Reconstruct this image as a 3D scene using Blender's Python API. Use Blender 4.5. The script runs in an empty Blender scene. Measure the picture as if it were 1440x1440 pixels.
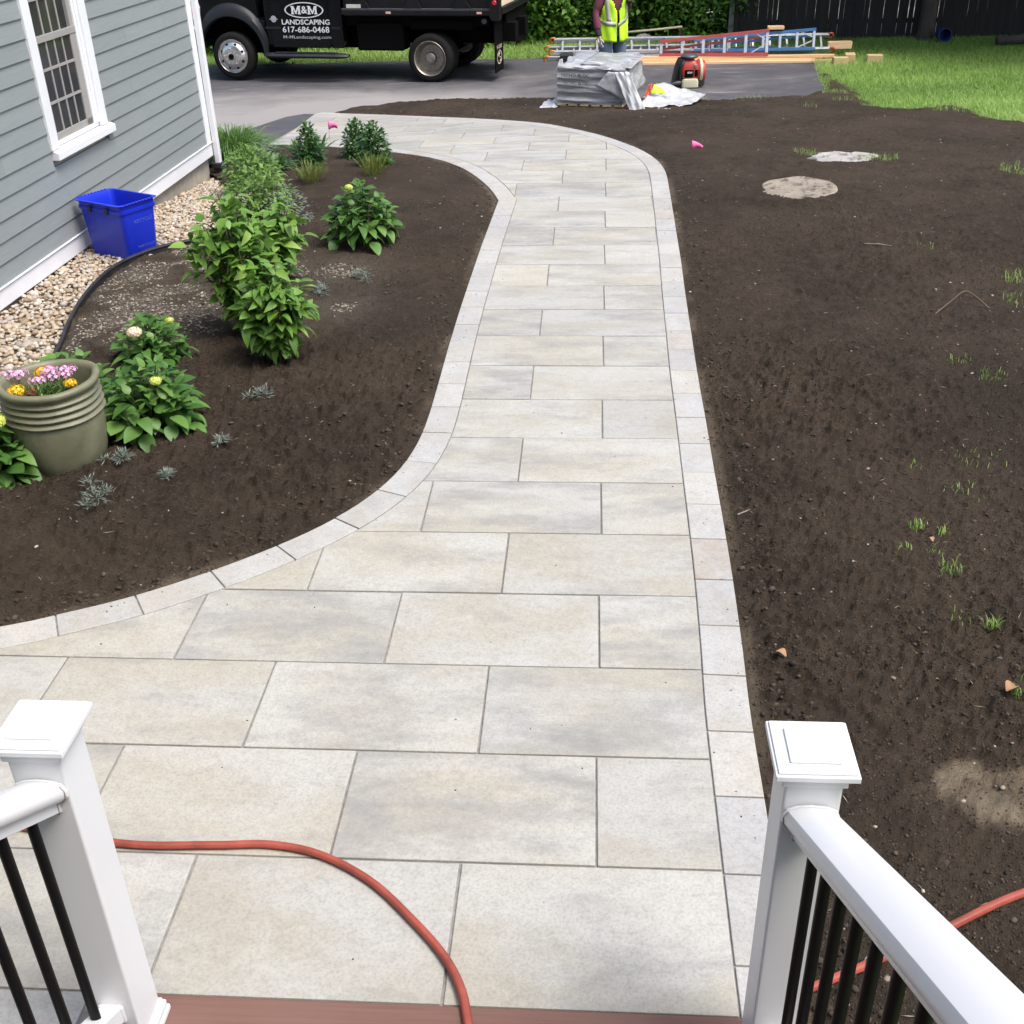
import bpy, bmesh, math, random
import numpy as np
from mathutils import Vector, Matrix, noise as mnoise
R = math.radians
rnd = random.Random(7)
nr = np.random.default_rng(11)
scene = bpy.context.scene
COL = scene.collection

# ------------------------------------------------------------------ camera
cam_d = bpy.data.cameras.new('camera'); cam = bpy.data.objects.new('camera', cam_d); COL.objects.link(cam)
cam_d.sensor_width = 36; cam_d.sensor_fit = 'HORIZONTAL'; cam_d.lens = 39.378
cam_d.clip_start = 0.05; cam_d.clip_end = 600
_r = Vector((0.99780777, 0.06206963, -0.02295663)); _u = Vector((-0.01163617, 0.50603286, 0.86243571)); _f = Vector((-0.06514788, 0.86027792, -0.50564577))
cam.matrix_world = Matrix(((_r.x, _u.x, -_f.x, 0), (_r.y, _u.y, -_f.y, 0), (_r.z, _u.z, -_f.z, 2.8), (0, 0, 0, 1)))
scene.camera = cam
# ------------------------------------------------------------------ light: bright overcast
SUN_EL, SUN_AZ = 62.0, 118.0        # azimuth measured from +Y (away from camera) clockwise to +X
world = bpy.data.worlds.new('World'); scene.world = world; world.use_nodes = True
wn = world.node_tree; wn.nodes.clear()
wo = wn.nodes.new('ShaderNodeOutputWorld'); wb = wn.nodes.new('ShaderNodeBackground'); ws = wn.nodes.new('ShaderNodeTexSky')
ws.sky_type = 'NISHITA'; ws.sun_disc = False; ws.sun_elevation = R(SUN_EL); ws.sun_rotation = R(SUN_AZ)
ws.air_density = 1.0; ws.dust_density = 4.0; ws.ozone_density = 0.8
wb.inputs[1].default_value = 0.13
wn.links.new(ws.outputs[0], wb.inputs[0]); wn.links.new(wb.outputs[0], wo.inputs[0])
sun_d = bpy.data.lights.new('sun', 'SUN'); sun_d.energy = 1.5; sun_d.angle = R(28); sun_d.color = (1.0, 0.975, 0.935)
sun = bpy.data.objects.new('sun', sun_d); COL.objects.link(sun)
_d = Vector((math.sin(R(SUN_AZ)) * math.cos(R(SUN_EL)), math.cos(R(SUN_AZ)) * math.cos(R(SUN_EL)), math.sin(R(SUN_EL))))
sun.rotation_euler = _d.to_track_quat('Z', 'Y').to_euler(); sun.location = (0, 0, 30)
vs = scene.view_settings; vs.view_transform = 'Standard'; vs.look = 'None'; vs.gamma = 1.0; vs.use_curve_mapping = False; vs.exposure = 1.12
scene.render.engine = 'CYCLES'; scene.render.resolution_x = scene.render.resolution_y = 1024
scene.cycles.max_bounces = 6

# ------------------------------------------------------------------ helpers
def sm(t): t = np.clip(t, 0, 1); return t * t * (3 - 2 * t)
def zg(x, y):
    """height of the finished ground: level by the steps, falling away to the driveway"""
    x = np.asarray(x, float); y = np.asarray(y, float)
    t = np.maximum(0, (y - 11.5) * .85) + np.maximum(0, -x - .5) * .5 * sm((y - 9.5) / 3.5)
    return -.6 * (1 - np.exp(-(t / 6) ** 2 * 1.2))
def zf(x, y): return float(zg(x, y))

def prop(o, label=None, cat=None, group=None, kind=None):
    if label: o['label'] = label
    if cat: o['category'] = cat
    if group: o['group'] = group
    if kind: o['kind'] = kind
    return o
def root(name, label, cat, loc=(0, 0, 0), rz=0.0, group=None):
    o = bpy.data.objects.new(name, None); o.empty_display_size = .1; COL.objects.link(o)
    o.location = loc; o.rotation_euler = (0, 0, rz)
    return prop(o, label, cat, group)
def link(name, me, parent=None, mat=None, loc=None, rot=None, kind=None):
    o = bpy.data.objects.new(name, me); COL.objects.link(o)
    if parent is not None: o.parent = parent
    if mat is not None and len(me.materials) == 0: me.materials.append(mat)
    if loc is not None: o.location = loc
    if rot is not None: o.rotation_euler = rot
    if kind: o['kind'] = kind
    return o
def npmesh(name, V, F, smooth=False, tint=None, extra=None):
    me = bpy.data.meshes.new(name)
    V = np.asarray(V, np.float32).reshape(-1, 3); F = np.asarray(F, np.int32)
    n, k = F.shape
    me.vertices.add(len(V)); me.vertices.foreach_set('co', V.ravel())
    me.loops.add(n * k); me.loops.foreach_set('vertex_index', F.ravel())
    me.polygons.add(n); me.polygons.foreach_set('loop_start', np.arange(0, n * k, k, dtype=np.int32))
    if smooth: me.polygons.foreach_set('use_smooth', np.ones(n, bool))
    for nm, arr in ([('tint', tint)] if tint is not None else []) + list((extra or {}).items()):
        a = me.attributes.new(nm, 'FLOAT', 'POINT'); a.data.foreach_set('value', np.asarray(arr, np.float32).ravel())
    me.update(calc_edges=True); me.validate()
    return me

class MB:
    def __init__(s): s.v = []; s.f = []
    def add(s, vs, fs):
        b = len(s.v); s.v += [tuple(map(float, v)) for v in vs]; s.f += [tuple(b + i for i in f) for f in fs]; return s
    def box(s, x0, x1, y0, y1, z0, z1):
        return s.add([(x0, y0, z0), (x1, y0, z0), (x1, y1, z0), (x0, y1, z0), (x0, y0, z1), (x1, y0, z1), (x1, y1, z1), (x0, y1, z1)],
                     [(0, 3, 2, 1), (4, 5, 6, 7), (0, 1, 5, 4), (1, 2, 6, 5), (2, 3, 7, 6), (3, 0, 4, 7)])
    def bar(s, a, b, w, h, up=(0, 0, 1)):
        """rectangular bar from a to b, w across, h along up"""
        a = Vector(a); b = Vector(b); d = (b - a).normalized(); up = Vector(up)
        sd = d.cross(up)
        if sd.length < 1e-4: sd = d.cross(Vector((1, 0, 0)))
        sd.normalize(); u2 = sd.cross(d).normalized()
        vs = []
        for p in (a, b):
            for i, j in ((-1, -1), (1, -1), (1, 1), (-1, 1)): vs.append(p + sd * (i * w / 2) + u2 * (j * h / 2))
        return s.add(vs, [(0, 1, 2, 3), (7, 6, 5, 4), (0, 4, 5, 1), (1, 5, 6, 2), (2, 6, 7, 3), (3, 7, 4, 0)])
    def tube(s, pts, r, n=8, ribs=0, rib=0.0):
        pts = [Vector(p) for p in pts]; m = len(pts); rr = r if isinstance(r, (list, tuple)) else [r] * m
        vs = []; prev = None
        for i, p in enumerate(pts):
            t = (pts[min(i + 1, m - 1)] - pts[max(i - 1, 0)]).normalized()
            if prev is None:
                a = Vector((0, 0, 1)) if abs(t.z) < .9 else Vector((1, 0, 0)); x = t.cross(a).normalized()
            else: x = (prev - t * prev.dot(t)).normalized()
            prev = x; y = t.cross(x)
            for k in range(n):
                an = 2 * math.pi * k / n; q = rr[i] * (1 + (rib * math.cos(ribs * an) if ribs else 0))
                vs.append(p + x * (q * math.cos(an)) + y * (q * math.sin(an)))
        fs = [(i * n + k, i * n + (k + 1) % n, (i + 1) * n + (k + 1) % n, (i + 1) * n + k) for i in range(m - 1) for k in range(n)]
        fs += [tuple(reversed(range(n))), tuple(range((m - 1) * n, m * n))]
        return s.add(vs, fs)
    def lathe(s, prof, n=24, c=(0, 0, 0), axis='z', close=False, caps=3):
        """prof: list of (radius, height) swept about the axis"""
        vs = []
        for r, h in prof:
            for k in range(n):
                a = 2 * math.pi * k / n; x, y = r * math.cos(a), r * math.sin(a)
                p = (x, y, h) if axis == 'z' else ((x, h, y) if axis == 'y' else (h, x, y))
                vs.append((p[0] + c[0], p[1] + c[1], p[2] + c[2]))
        m = len(prof)
        fs = [(i * n + k, i * n + (k + 1) % n, (i + 1) * n + (k + 1) % n, (i + 1) * n + k) for i in range(m - 1) for k in range(n)]
        if not close: fs += ([tuple(reversed(range(n)))] if caps & 1 else []) + ([tuple(range((m - 1) * n, m * n))] if caps & 2 else [])
        else: fs += [((m - 1) * n + k, (m - 1) * n + (k + 1) % n, (k + 1) % n, k) for k in range(n)]
        return s.add(vs, fs)
    def prism(s, poly, d0, d1, axis='z'):
        """poly: 2-D outline extruded from d0 to d1 along axis; axis y maps (a,b)->(a,d,b), x maps (a,b)->(d,a,b)"""
        n = len(poly)
        def P(q, d): return (q[0], q[1], d) if axis == 'z' else ((q[0], d, q[1]) if axis == 'y' else (d, q[0], q[1]))
        vs = [P(q, d0) for q in poly] + [P(q, d1) for q in poly]
        return s.add(vs, [tuple(reversed(range(n))), tuple(range(n, 2 * n))] + [(i, (i + 1) % n, n + (i + 1) % n, n + i) for i in range(n)])
    def loft(s, rings, caps=True):
        n = len(rings[0]); vs = [p for r in rings for p in r]; m = len(rings)
        fs = [(i * n + k, i * n + (k + 1) % n, (i + 1) * n + (k + 1) % n, (i + 1) * n + k) for i in range(m - 1) for k in range(n)]
        if caps: fs += [tuple(reversed(range(n))), tuple(range((m - 1) * n, m * n))]
        return s.add(vs, fs)
    def mesh(s, name, smooth=False):
        me = bpy.data.meshes.new(name); me.from_pydata(s.v, [], s.f)
        bm = bmesh.new(); bm.from_mesh(me); bmesh.ops.recalc_face_normals(bm, faces=bm.faces[:]); bm.to_mesh(me); bm.free()
        if smooth:
            for p in me.polygons: p.use_smooth = True
        me.update(); return me
    def build(s, name, mat, parent=None, smooth=False, bevel=0.0, seg=2, kind=None, angle=None):
        me = s.mesh(name, smooth); o = link(name, me, parent, mat, kind=kind)
        if bevel:
            b = o.modifiers.new('edge', 'BEVEL'); b.width = bevel; b.segments = seg; b.limit_method = 'ANGLE'; b.angle_limit = R(40)
        if angle is not None:
            me.polygons.foreach_set('use_smooth', np.ones(len(me.polygons), bool)); me.set_sharp_from_angle(angle=R(angle))
        return o
def ring(c, rx, ry, n=16, rot=0.0, tilt=None):
    c = Vector(c); out = []
    for k in range(n):
        a = 2 * math.pi * k / n; v = Vector((rx * math.cos(a), ry * math.sin(a), 0))
        v.rotate(Matrix.Rotation(rot, 3, 'Z'))
        if tilt is not None: v.rotate(tilt)
        out.append(c + v)
    return out
def copy_tree(o, parent=None):
    c = o.copy(); COL.objects.link(c); c.parent = parent
    for ch in list(o.children): copy_tree(ch, c)
    return c
def smooth_curve(P, step=.06):
    P = [np.array(p, float) for p in P]; out = []
    for i in range(len(P) - 1):
        p0 = P[max(i - 1, 0)]; p1 = P[i]; p2 = P[i + 1]; p3 = P[min(i + 2, len(P) - 1)]
        n = max(2, int(np.linalg.norm(p2 - p1) / step))
        for k in range(n):
            t = k / n
            out.append(.5 * (2 * p1 + (p2 - p0) * t + (2 * p0 - 5 * p1 + 4 * p2 - p3) * t * t + (3 * p1 - p0 - 3 * p2 + p3) * t ** 3))
    out.append(P[-1]); return np.array(out)
def vnoise(x, y, seed=0):
    xi = np.floor(x).astype(np.int64); yi = np.floor(y).astype(np.int64); xf = x - xi; yf = y - yi
    def h(a, b):
        n = (a * 374761393 + b * 668265263 + seed * 1442695041) & 0xffffffff
        n = ((n ^ (n >> 13)) * 1274126177) & 0xffffffff
        return ((n ^ (n >> 16)) & 0xffff) / 65535.0
    u = xf * xf * (3 - 2 * xf); v = yf * yf * (3 - 2 * yf)
    return (h(xi, yi) * (1 - u) + h(xi + 1, yi) * u) * (1 - v) + (h(xi, yi + 1) * (1 - u) + h(xi + 1, yi + 1) * u) * v
def fbm(x, y, f, o=4, seed=0):
    s = 0; a = 1; t = 0
    for i in range(o):
        s = s + a * vnoise(x * f + 17.3 * i, y * f + 9.1 * i, seed + i); t += a; a *= .5; f *= 2.03
    return s / t - .5
def inpoly(x, y, P):
    c = np.zeros(x.shape, bool); n = len(P); j = n - 1
    for i in range(n):
        xi, yi = P[i]; xj, yj = P[j]
        if yi != yj: c ^= ((yi > y) != (yj > y)) & (x < (xj - xi) * (y - yi) / (yj - yi) + xi)
        j = i
    return c
def pdist(x, y, P, closed=True):
    d = np.full(x.shape, 1e9); n = len(P)
    for i in range(n if closed else n - 1):
        a = np.array(P[i]); b = np.array(P[(i + 1) % n]); e = b - a; L = float(e @ e) + 1e-12
        t = np.clip(((x - a[0]) * e[0] + (y - a[1]) * e[1]) / L, 0, 1)
        d = np.minimum(d, (x - a[0] - t * e[0]) ** 2 + (y - a[1] - t * e[1]) ** 2)
    return np.sqrt(d)

# ------------------------------------------------------------------ materials
class NT:
    def __init__(s, name):
        s.m = bpy.data.materials.new(name); s.m.use_nodes = True; s.t = s.m.node_tree; s.t.nodes.clear()
        s.out = s.n('ShaderNodeOutputMaterial'); s.b = s.n('ShaderNodeBsdfPrincipled'); s.l(s.b.outputs[0], s.out.inputs[0])
    def n(s, t, **k):
        x = s.t.nodes.new(t)
        for a, v in k.items(): setattr(x, a, v)
        return x
    def l(s, a, b): s.t.links.new(a, b)
    def val(s, sock, v):
        if hasattr(v, 'is_output') or isinstance(v, bpy.types.NodeSocket): s.l(v, sock)
        else: sock.default_value = v
    def coord(s, kind='Object', scale=(1, 1, 1), objrand=0.0):
        c = s.n('ShaderNodeTexCoord').outputs[kind]
        if objrand:
            oi = s.n('ShaderNodeObjectInfo'); m = s.n('ShaderNodeMath', operation='MULTIPLY'); s.l(oi.outputs['Random'], m.inputs[0]); m.inputs[1].default_value = objrand
            v = s.n('ShaderNodeVectorMath', operation='ADD'); s.l(c, v.inputs[0]); s.l(m.outputs[0], v.inputs[1]); c = v.outputs[0]
        mp = s.n('ShaderNodeMapping'); s.l(c, mp.inputs[0]); mp.inputs['Scale'].default_value = scale
        return mp.outputs[0]
    def noise(s, vec, scale, detail=6, rough=.55, dist=0.0):
        x = s.n('ShaderNodeTexNoise'); s.l(vec, x.inputs['Vector']); x.inputs['Scale'].default_value = scale
        x.inputs['Detail'].default_value = detail; x.inputs['Roughness'].default_value = rough; x.inputs['Distortion'].default_value = dist
        return x.outputs[0]
    def ramp(s, fac, stops):
        x = s.n('ShaderNodeValToRGB'); s.l(fac, x.inputs[0]); e = x.color_ramp.elements
        while len(e) < len(stops): e.new(.5)
        for i, (p, c) in enumerate(stops): e[i].position = p; e[i].color = (*c, 1) if not isinstance(c, (int, float)) else (c, c, c, 1)
        return x.outputs[0]
    def mix(s, fac, a, b, mode='MIX'):
        x = s.n('ShaderNodeMix', data_type='RGBA', blend_type=mode)
        s.val(x.inputs[0], fac)
        for k, v in ((6, a), (7, b)):
            if isinstance(v, tuple): x.inputs[k].default_value = (*v, 1)
            else: s.l(v, x.inputs[k])
        return x.outputs[2]
    def attr(s, nm): return s.n('ShaderNodeAttribute', attribute_name=nm).outputs['Fac']
    def rand(s): return s.n('ShaderNodeObjectInfo').outputs['Random']
    def bump(s, h, strength=.4, dist=.01, prev=None):
        x = s.n('ShaderNodeBump'); s.l(h, x.inputs['Height']); x.inputs['Strength'].default_value = strength; x.inputs['Distance'].default_value = dist
        if prev: s.l(prev, x.inputs['Normal'])
        s.l(x.outputs[0], s.b.inputs['Normal']); return x.outputs[0]
    def set(s, col=None, rough=None, metal=None, **k):
        if col is not None:
            if isinstance(col, tuple): s.b.inputs['Base Color'].default_value = (*col, 1)
            else: s.l(col, s.b.inputs['Base Color'])
        if rough is not None: s.val(s.b.inputs['Roughness'], rough)
        if metal is not None: s.b.inputs['Metallic'].default_value = metal
        for a, v in k.items(): s.val(s.b.inputs[a.replace('_', ' ')], v)
        return s.m

def simple(name, col, rough=.5, metal=0.0, var=.18, scale=6.0, bump=.0, bscale=60.0, stretch=(1, 1, 1), rand=0.0, rv=.06, **k):
    t = NT(name); v = t.coord(scale=stretch, objrand=10.0 if rand else 0.0)
    n = t.noise(v, scale, 6, .6)
    dk = tuple(c * (1 - var) for c in col); lt = tuple(min(1, c * (1 + var)) for c in col)
    c = t.ramp(n, [(.3, dk), (.7, lt)])
    if rand:
        r = t.ramp(t.rand(), [(0, tuple([1 - rand] * 3)), (1, tuple([1 + rand] * 3))]); c = t.mix(1.0, c, r, 'MULTIPLY')
    rr = t.ramp(n, [(.3, max(0, rough - rv)), (.7, min(1, rough + rv))])
    t.set(c, rr, metal, **k)
    if bump: t.bump(t.noise(v, bscale, 4, .6), bump, .004)
    return t.m
def leafmat(name, c0, c1, c2, tint=False, rough=.45, trans=.30):
    """foliage: hue drifts leaf by leaf; thin leaves let some light through"""
    t = NT(name); f = t.attr('tint') if tint else t.rand()
    c = t.ramp(f, [(0, c0), (.55, c1), (1, c2)])
    v = t.coord(); n = t.noise(v, 18, 3, .5); c = t.mix(.35, c, t.ramp(n, [(.3, tuple(x * .7 for x in c1)), (.75, tuple(x * 1.25 for x in c1))]))
    t.set(c, rough, Specular_IOR_Level=.4)
    tr = t.n('ShaderNodeBsdfTranslucent'); t.l(c, tr.inputs[0]); ms = t.n('ShaderNodeMixShader'); ms.inputs[0].default_value = trans
    t.l(t.b.outputs[0], ms.inputs[1]); t.l(tr.outputs[0], ms.inputs[2]); t.l(ms.outputs[0], t.out.inputs[0])
    return t.m

def m_slab(name, border=False):
    t = NT(name); v = t.coord(scale=(1, 1, 1), objrand=37.0)
    if border: v2 = t.coord(scale=(2.2, 2.2, 2), objrand=37.0)
    else: v2 = t.coord(scale=(1.0, 2.0, 1), objrand=37.0)
    v3 = t.coord(scale=(.85, 2.3, 1) if not border else (1.6, 1.6, 1), objrand=61.0)
    a = t.noise(v2, 1.5, 4, .5, .15); b = t.noise(v3, 2.6, 6, .60, .12)
    def fr(k):
        a_ = t.n('ShaderNodeMath', operation='MULTIPLY'); t.l(t.rand(), a_.inputs[0]); a_.inputs[1].default_value = k; f_ = t.n('ShaderNodeMath', operation='FRACT'); t.l(a_.outputs[0], f_.inputs[0]); return f_.outputs[0]
    ad = t.n('ShaderNodeMath', operation='MULTIPLY_ADD'); t.l(fr(13.7), ad.inputs[0]); ad.inputs[1].default_value = .20; ad.inputs[2].default_value = -.10; sb = t.n('ShaderNodeMath', operation='ADD'); t.l(ad.outputs[0], sb.inputs[0]); t.l(b, sb.inputs[1]); b = sb.outputs[0]
    b2 = t.noise(v2, 3.4, 6, .65, .2); f = t.noise(v, 95, 3, .7); g = t.noise(v, 420, 2, .6)
    cream, pale, grey = ((.385, .364, .304), (.430, .424, .394), (.258, .255, .245)) if not border else ((.395, .378, .343), (.428, .425, .410), (.355, .357, .356))
    c = t.mix(t.ramp(a, [(.40, 0), (.60, 1)]), cream, pale)
    c = t.mix(t.ramp(b, [(.46, 0), (.72, .9)]), c, grey)
    c = t.mix(t.ramp(b2, [(.56, 0), (.78, .5)]), c, tuple(x * 1.16 for x in pale))
    c = t.mix(t.ramp(b2, [(.24, .45), (.42, 0)]), c, (.27, .252, .208) if not border else (.31, .305, .295))
    orr = t.rand()
    c = t.mix(1.0, c, t.ramp(orr, [(0, (.87, .875, .885)), (.35, (.99, .985, .965)), (.65, (.95, .955, .96)), (1, (1.06, 1.035, .985))]), 'MULTIPLY')
    if border:
        rm = t.n('ShaderNodeMath', operation='MULTIPLY'); t.l(t.ramp(t.noise(v2, 4.5, 6, .6, 1.2), [(.40, .15), (.66, .75)]), rm.inputs[0]); t.l(t.ramp(fr(7.31), [(.90, .0), (.96, .8)]), rm.inputs[1]); rust = rm.outputs[0]
        c = t.mix(rust, c, (.33, .235, .15))
    c = t.mix(t.ramp(f, [(.35, .34), (.55, 0)]), c, (.19, .18, .16))
    c = t.mix(t.ramp(f, [(.62, 0), (.8, .28)]), c, (.52, .52, .50))
    t.set(c, t.ramp(b, [(.3, .48), (.7, .62)]), Specular_IOR_Level=.5)
    h = t.noise(v, 26, 5, .65); c = t.mix(1.0, c, t.ramp(h, [(.28, .90), (.5, 1.0), (.72, 1.07)]), 'MULTIPLY'); c = t.mix(t.ramp(g, [(.30, .30), (.42, 0)]), c, (.16, .15, .135)); t.set(c)
    n1 = t.bump(f, .3, .003); t.bump(g, .35, .0015, n1)
    return t.m
def m_soil(name):
    t = NT(name); v = t.coord()
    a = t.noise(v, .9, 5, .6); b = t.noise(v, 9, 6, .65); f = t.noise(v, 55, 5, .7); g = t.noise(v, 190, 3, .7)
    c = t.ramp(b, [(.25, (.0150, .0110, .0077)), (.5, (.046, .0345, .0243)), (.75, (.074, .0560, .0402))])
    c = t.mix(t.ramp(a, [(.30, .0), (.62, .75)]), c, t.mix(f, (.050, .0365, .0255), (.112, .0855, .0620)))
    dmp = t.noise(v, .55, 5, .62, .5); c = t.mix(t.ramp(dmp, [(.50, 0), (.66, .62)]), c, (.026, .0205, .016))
    c = t.mix(t.ramp(g, [(.60, 0), (.78, .4)]), c, (.15, .125, .10))
    c = t.mix(t.attr('sand'), c, t.mix(b, (.15, .122, .086), (.36, .29, .205)))
    c = t.mix(t.attr('gritty'), c, t.mix(f, (.06, .05, .042), (.20, .18, .15)))
    t.set(c, .95, Specular_IOR_Level=.15)
    n1 = t.bump(f, 1.0, .026); t.bump(g, 1.0, .010, n1)
    return t.m
def m_asphalt(name, c0, c1, dust):
    t = NT(name); v = t.coord(); a = t.noise(v, .45, 5, .6, .6); b = t.noise(v, 2.2, 6, .6); g = t.noise(v, 260, 2, .6); st = t.noise(t.coord(scale=(.6, 2.5, 1)), 1.7, 5, .6, .5)
    c = t.ramp(b, [(.3, c0), (.7, c1)])
    ds = t.n('ShaderNodeMath', operation='ADD'); t.l(t.attr('dust'), ds.inputs[0]); t.l(t.ramp(a, [(.3, -.0), (.7, .5)]), ds.inputs[1])
    c = t.mix(t.ramp(ds.outputs[0], [(.25, 0), (.95, .95)]), c, dust)
    c = t.mix(t.ramp(st, [(.58, 0), (.75, .45)]), c, tuple(min(1, x * 1.35) for x in dust))
    c = t.mix(t.ramp(g, [(.35, .35), (.5, 0)]), c, (.03, .03, .03)); c = t.mix(t.ramp(g, [(.6, 0), (.75, .35)]), c, (.42, .41, .40))
    t.set(c, .85, Specular_IOR_Level=.3); t.bump(g, .5, .004)
    return t.m
def m_tint(name, stops, rough=.7, bump=0.0, bscale=60):
    t = NT(name); c = t.ramp(t.attr('tint'), stops); v = t.coord(); n = t.noise(v, 35, 4, .6)
    c = t.mix(1.0, c, t.ramp(n, [(.3, .82), (.7, 1.15)]), 'MULTIPLY'); t.set(c, rough, Specular_IOR_Level=.3)
    if name == 'grass_blades':
        tr = t.n('ShaderNodeBsdfTranslucent'); t.l(c, tr.inputs[0]); ms = t.n('ShaderNodeMixShader'); ms.inputs[0].default_value = .38
        t.l(t.b.outputs[0], ms.inputs[1]); t.l(tr.outputs[0], ms.inputs[2]); t.l(ms.outputs[0], t.out.inputs[0])
    if bump: t.bump(t.noise(v, bscale, 3, .6), bump, .004)
    return t.m
def m_siding(name):
    t = NT(name); v = t.coord(scale=(1, .6, 14), objrand=9.0); n = t.noise(v, 7, 5, .6); a = t.noise(t.coord(objrand=9.0), 1.1, 4, .5)
    c = t.ramp(n, [(.3, (.212, .238, .244)), (.7, (.248, .276, .280))])
    c = t.mix(t.ramp(a, [(.4, 0), (.75, .22)]), c, (.29, .315, .315))
    c = t.mix(1.0, c, t.ramp(t.rand(), [(0, .96), (1, 1.03)]), 'MULTIPLY')
    t.set(c, .58, Specular_IOR_Level=.35); t.bump(n, .12, .003); return t.m

M = {}
M['slab'] = m_slab('paving_stone'); M['border'] = m_slab('border_paving', True)
M['joint'] = simple('polymeric_sand', (.24, .23, .215), .95, var=.3, scale=40, bump=.6, bscale=300)
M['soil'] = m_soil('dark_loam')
M['asphalt'] = m_asphalt('driveway_asphalt', (.056, .055, .062), (.082, .080, .088), (.285, .268, .256))
M['newasphalt'] = m_asphalt('patch_asphalt', (.055, .054, .062), (.085, .084, .094), (.11, .107, .112))
M['lawnbase'] = simple('lawn_soil', (.12, .18, .05), .95, var=.4, scale=3)
M['grass'] = m_tint('grass_blades', [(0, (.12, .22, .04)), (.5, (.245, .395, .08)), (.85, (.33, .48, .13)), (1, (.43, .48, .22))], .5)
M['pebble'] = m_tint('river_pebbles', [(0, (.21, .155, .10)), (.25, (.37, .285, .195)), (.5, (.45, .375, .285)), (.75, (.34, .31, .275)), (.9, (.52, .47, .40)), (1, (.26, .23, .20))], .55)
M['grit'] = m_tint('stone_chips', [(0, (.16, .13, .10)), (.6, (.28, .24, .19)), (1, (.42, .38, .33))], .85)
M['clod'] = m_tint('soil_crumbs', [(0, (.026, .0195, .0148)), (.6, (.058, .044, .033)), (1, (.090, .069, .0525))], .95)
M['gravelbed'] = simple('gravel_bed', (.24, .19, .14), .95, var=.4, scale=30)
M['siding'] = m_siding('painted_clapboard')
M['white'] = simple('white_paint', (.72, .735, .76), .5, var=.03, scale=3, rv=.02)
M['vinyl'] = simple('white_vinyl', (.67, .68, .69), .36, var=.012, scale=2, rv=.0, Specular_IOR_Level=.4)
M['caulk'] = simple('old_caulk', (.22, .19, .15), .8)
M['found'] = simple('foundation_concrete', (.34, .315, .26), .9, var=.2, scale=8, bump=.3)
M['sash'] = simple('window_sash', (.30, .29, .275), .6, var=.06)
M['glass'] = simple('window_glass', (.028, .03, .034), .12, var=.2, scale=1.5, Specular_IOR_Level=.6)
M['screen'] = simple('insect_screen', (.13, .125, .125), .7, var=.08)
M['dark'] = simple('dark_interior', (.02, .02, .02), .9)
M['blackplastic'] = simple('black_plastic', (.018, .018, .02), .45, var=.2)
M['edging'] = simple('edging_plastic', (.022, .022, .024), .5, var=.3, scale=10)
M['bin'] = simple('blue_plastic', (.010, .032, .55), .38, var=.12, scale=4)
M['binprint'] = simple('worn_white_print', (.07, .10, .50), .6, var=.35, scale=60)
M['pot'] = None
M['deck'] = None
M['hose'] = simple('red_rubber', (.275, .056, .036), .62, var=.30, scale=10, bump=.15, bscale=90)
M['baluster'] = simple('black_aluminium', (.005, .005, .0055), .5, var=.15, Specular_IOR_Level=.15)
t = NT('composite_board'); v = t.coord(scale=(.35, 14, 3)); n = t.noise(v, 8, 6, .6); n2 = t.noise(t.coord(), 2.2, 4, .5)
t.set(t.mix(t.ramp(n2, [(.35, 0), (.7, .6)]), t.ramp(n, [(.3, (.120, .055, .040)), (.7, (.165, .080, .060))]), (.19, .108, .083)), .65); t.bump(n, .3, .003); M['deck'] = t.m
t = NT('glazed_clay'); v = t.coord(); a = t.noise(v, 4, 6, .6, .5); b = t.noise(v, 26, 5, .6)
t.set(t.mix(t.ramp(b, [(.55, 0), (.75, .55)]), t.ramp(a, [(.3, (.105, .108, .062)), (.55, (.160, .162, .10)), (.75, (.215, .208, .135))]), (.235, .20, .145)), .5); t.bump(b, .25, .006); M['pot'] = t.m
M['stem'] = simple('green_stem', (.07, .10, .03), .6, var=.3)
M['redstem'] = simple('woody_stem', (.10, .065, .035), .8, var=.3)
M['leaf_hyd'] = leafmat('hydrangea_leaf', (.040, .110, .022), (.088, .20, .040), (.18, .32, .075))
M['leaf_tall'] = leafmat('shrub_leaf', (.065, .16, .026), (.150, .295, .048), (.29, .43, .085))
M['leaf_dark'] = leafmat('dark_perennial_leaf', (.030, .082, .020), (.062, .150, .034), (.13, .24, .07), tint=True)
M['leaf_pale'] = leafmat('pale_shrub_leaf', (.07, .15, .03), (.15, .27, .055), (.30, .42, .13), tint=True)
M['leaf_grass'] = leafmat('ornamental_grass', (.06, .14, .028), (.12, .24, .05), (.22, .34, .11), tint=True)
M['leaf_silver'] = leafmat('silver_leaf', (.10, .13, .10), (.19, .23, .19), (.30, .34, .30), tint=True)
M['leaf_olive'] = leafmat('olive_grass', (.08, .12, .02), (.16, .20, .04), (.26, .29, .08), tint=True)
M['leaf_hedge'] = leafmat('hedge_leaf', (.040, .105, .018), (.115, .25, .036), (.26, .42, .075), tint=True)
M['leaf_tree'] = leafmat('tree_leaf', (.02, .05, .012), (.035, .08, .018), (.06, .12, .025), tint=True)
M['bark'] = simple('rough_bark', (.055, .045, .036), .95, var=.4, scale=10, stretch=(3, 3, .4), bump=.8, bscale=20)
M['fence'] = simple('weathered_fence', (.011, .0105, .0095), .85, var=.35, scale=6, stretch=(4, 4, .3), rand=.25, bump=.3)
M['fencepost'] = simple('grey_post', (.12, .12, .115), .8)
M['pink'] = simple('pink_flag', (.90, .15, .38), .5, var=.06)
M['wire'] = simple('thin_wire', (.2, .2, .2), .4, .8)
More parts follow.
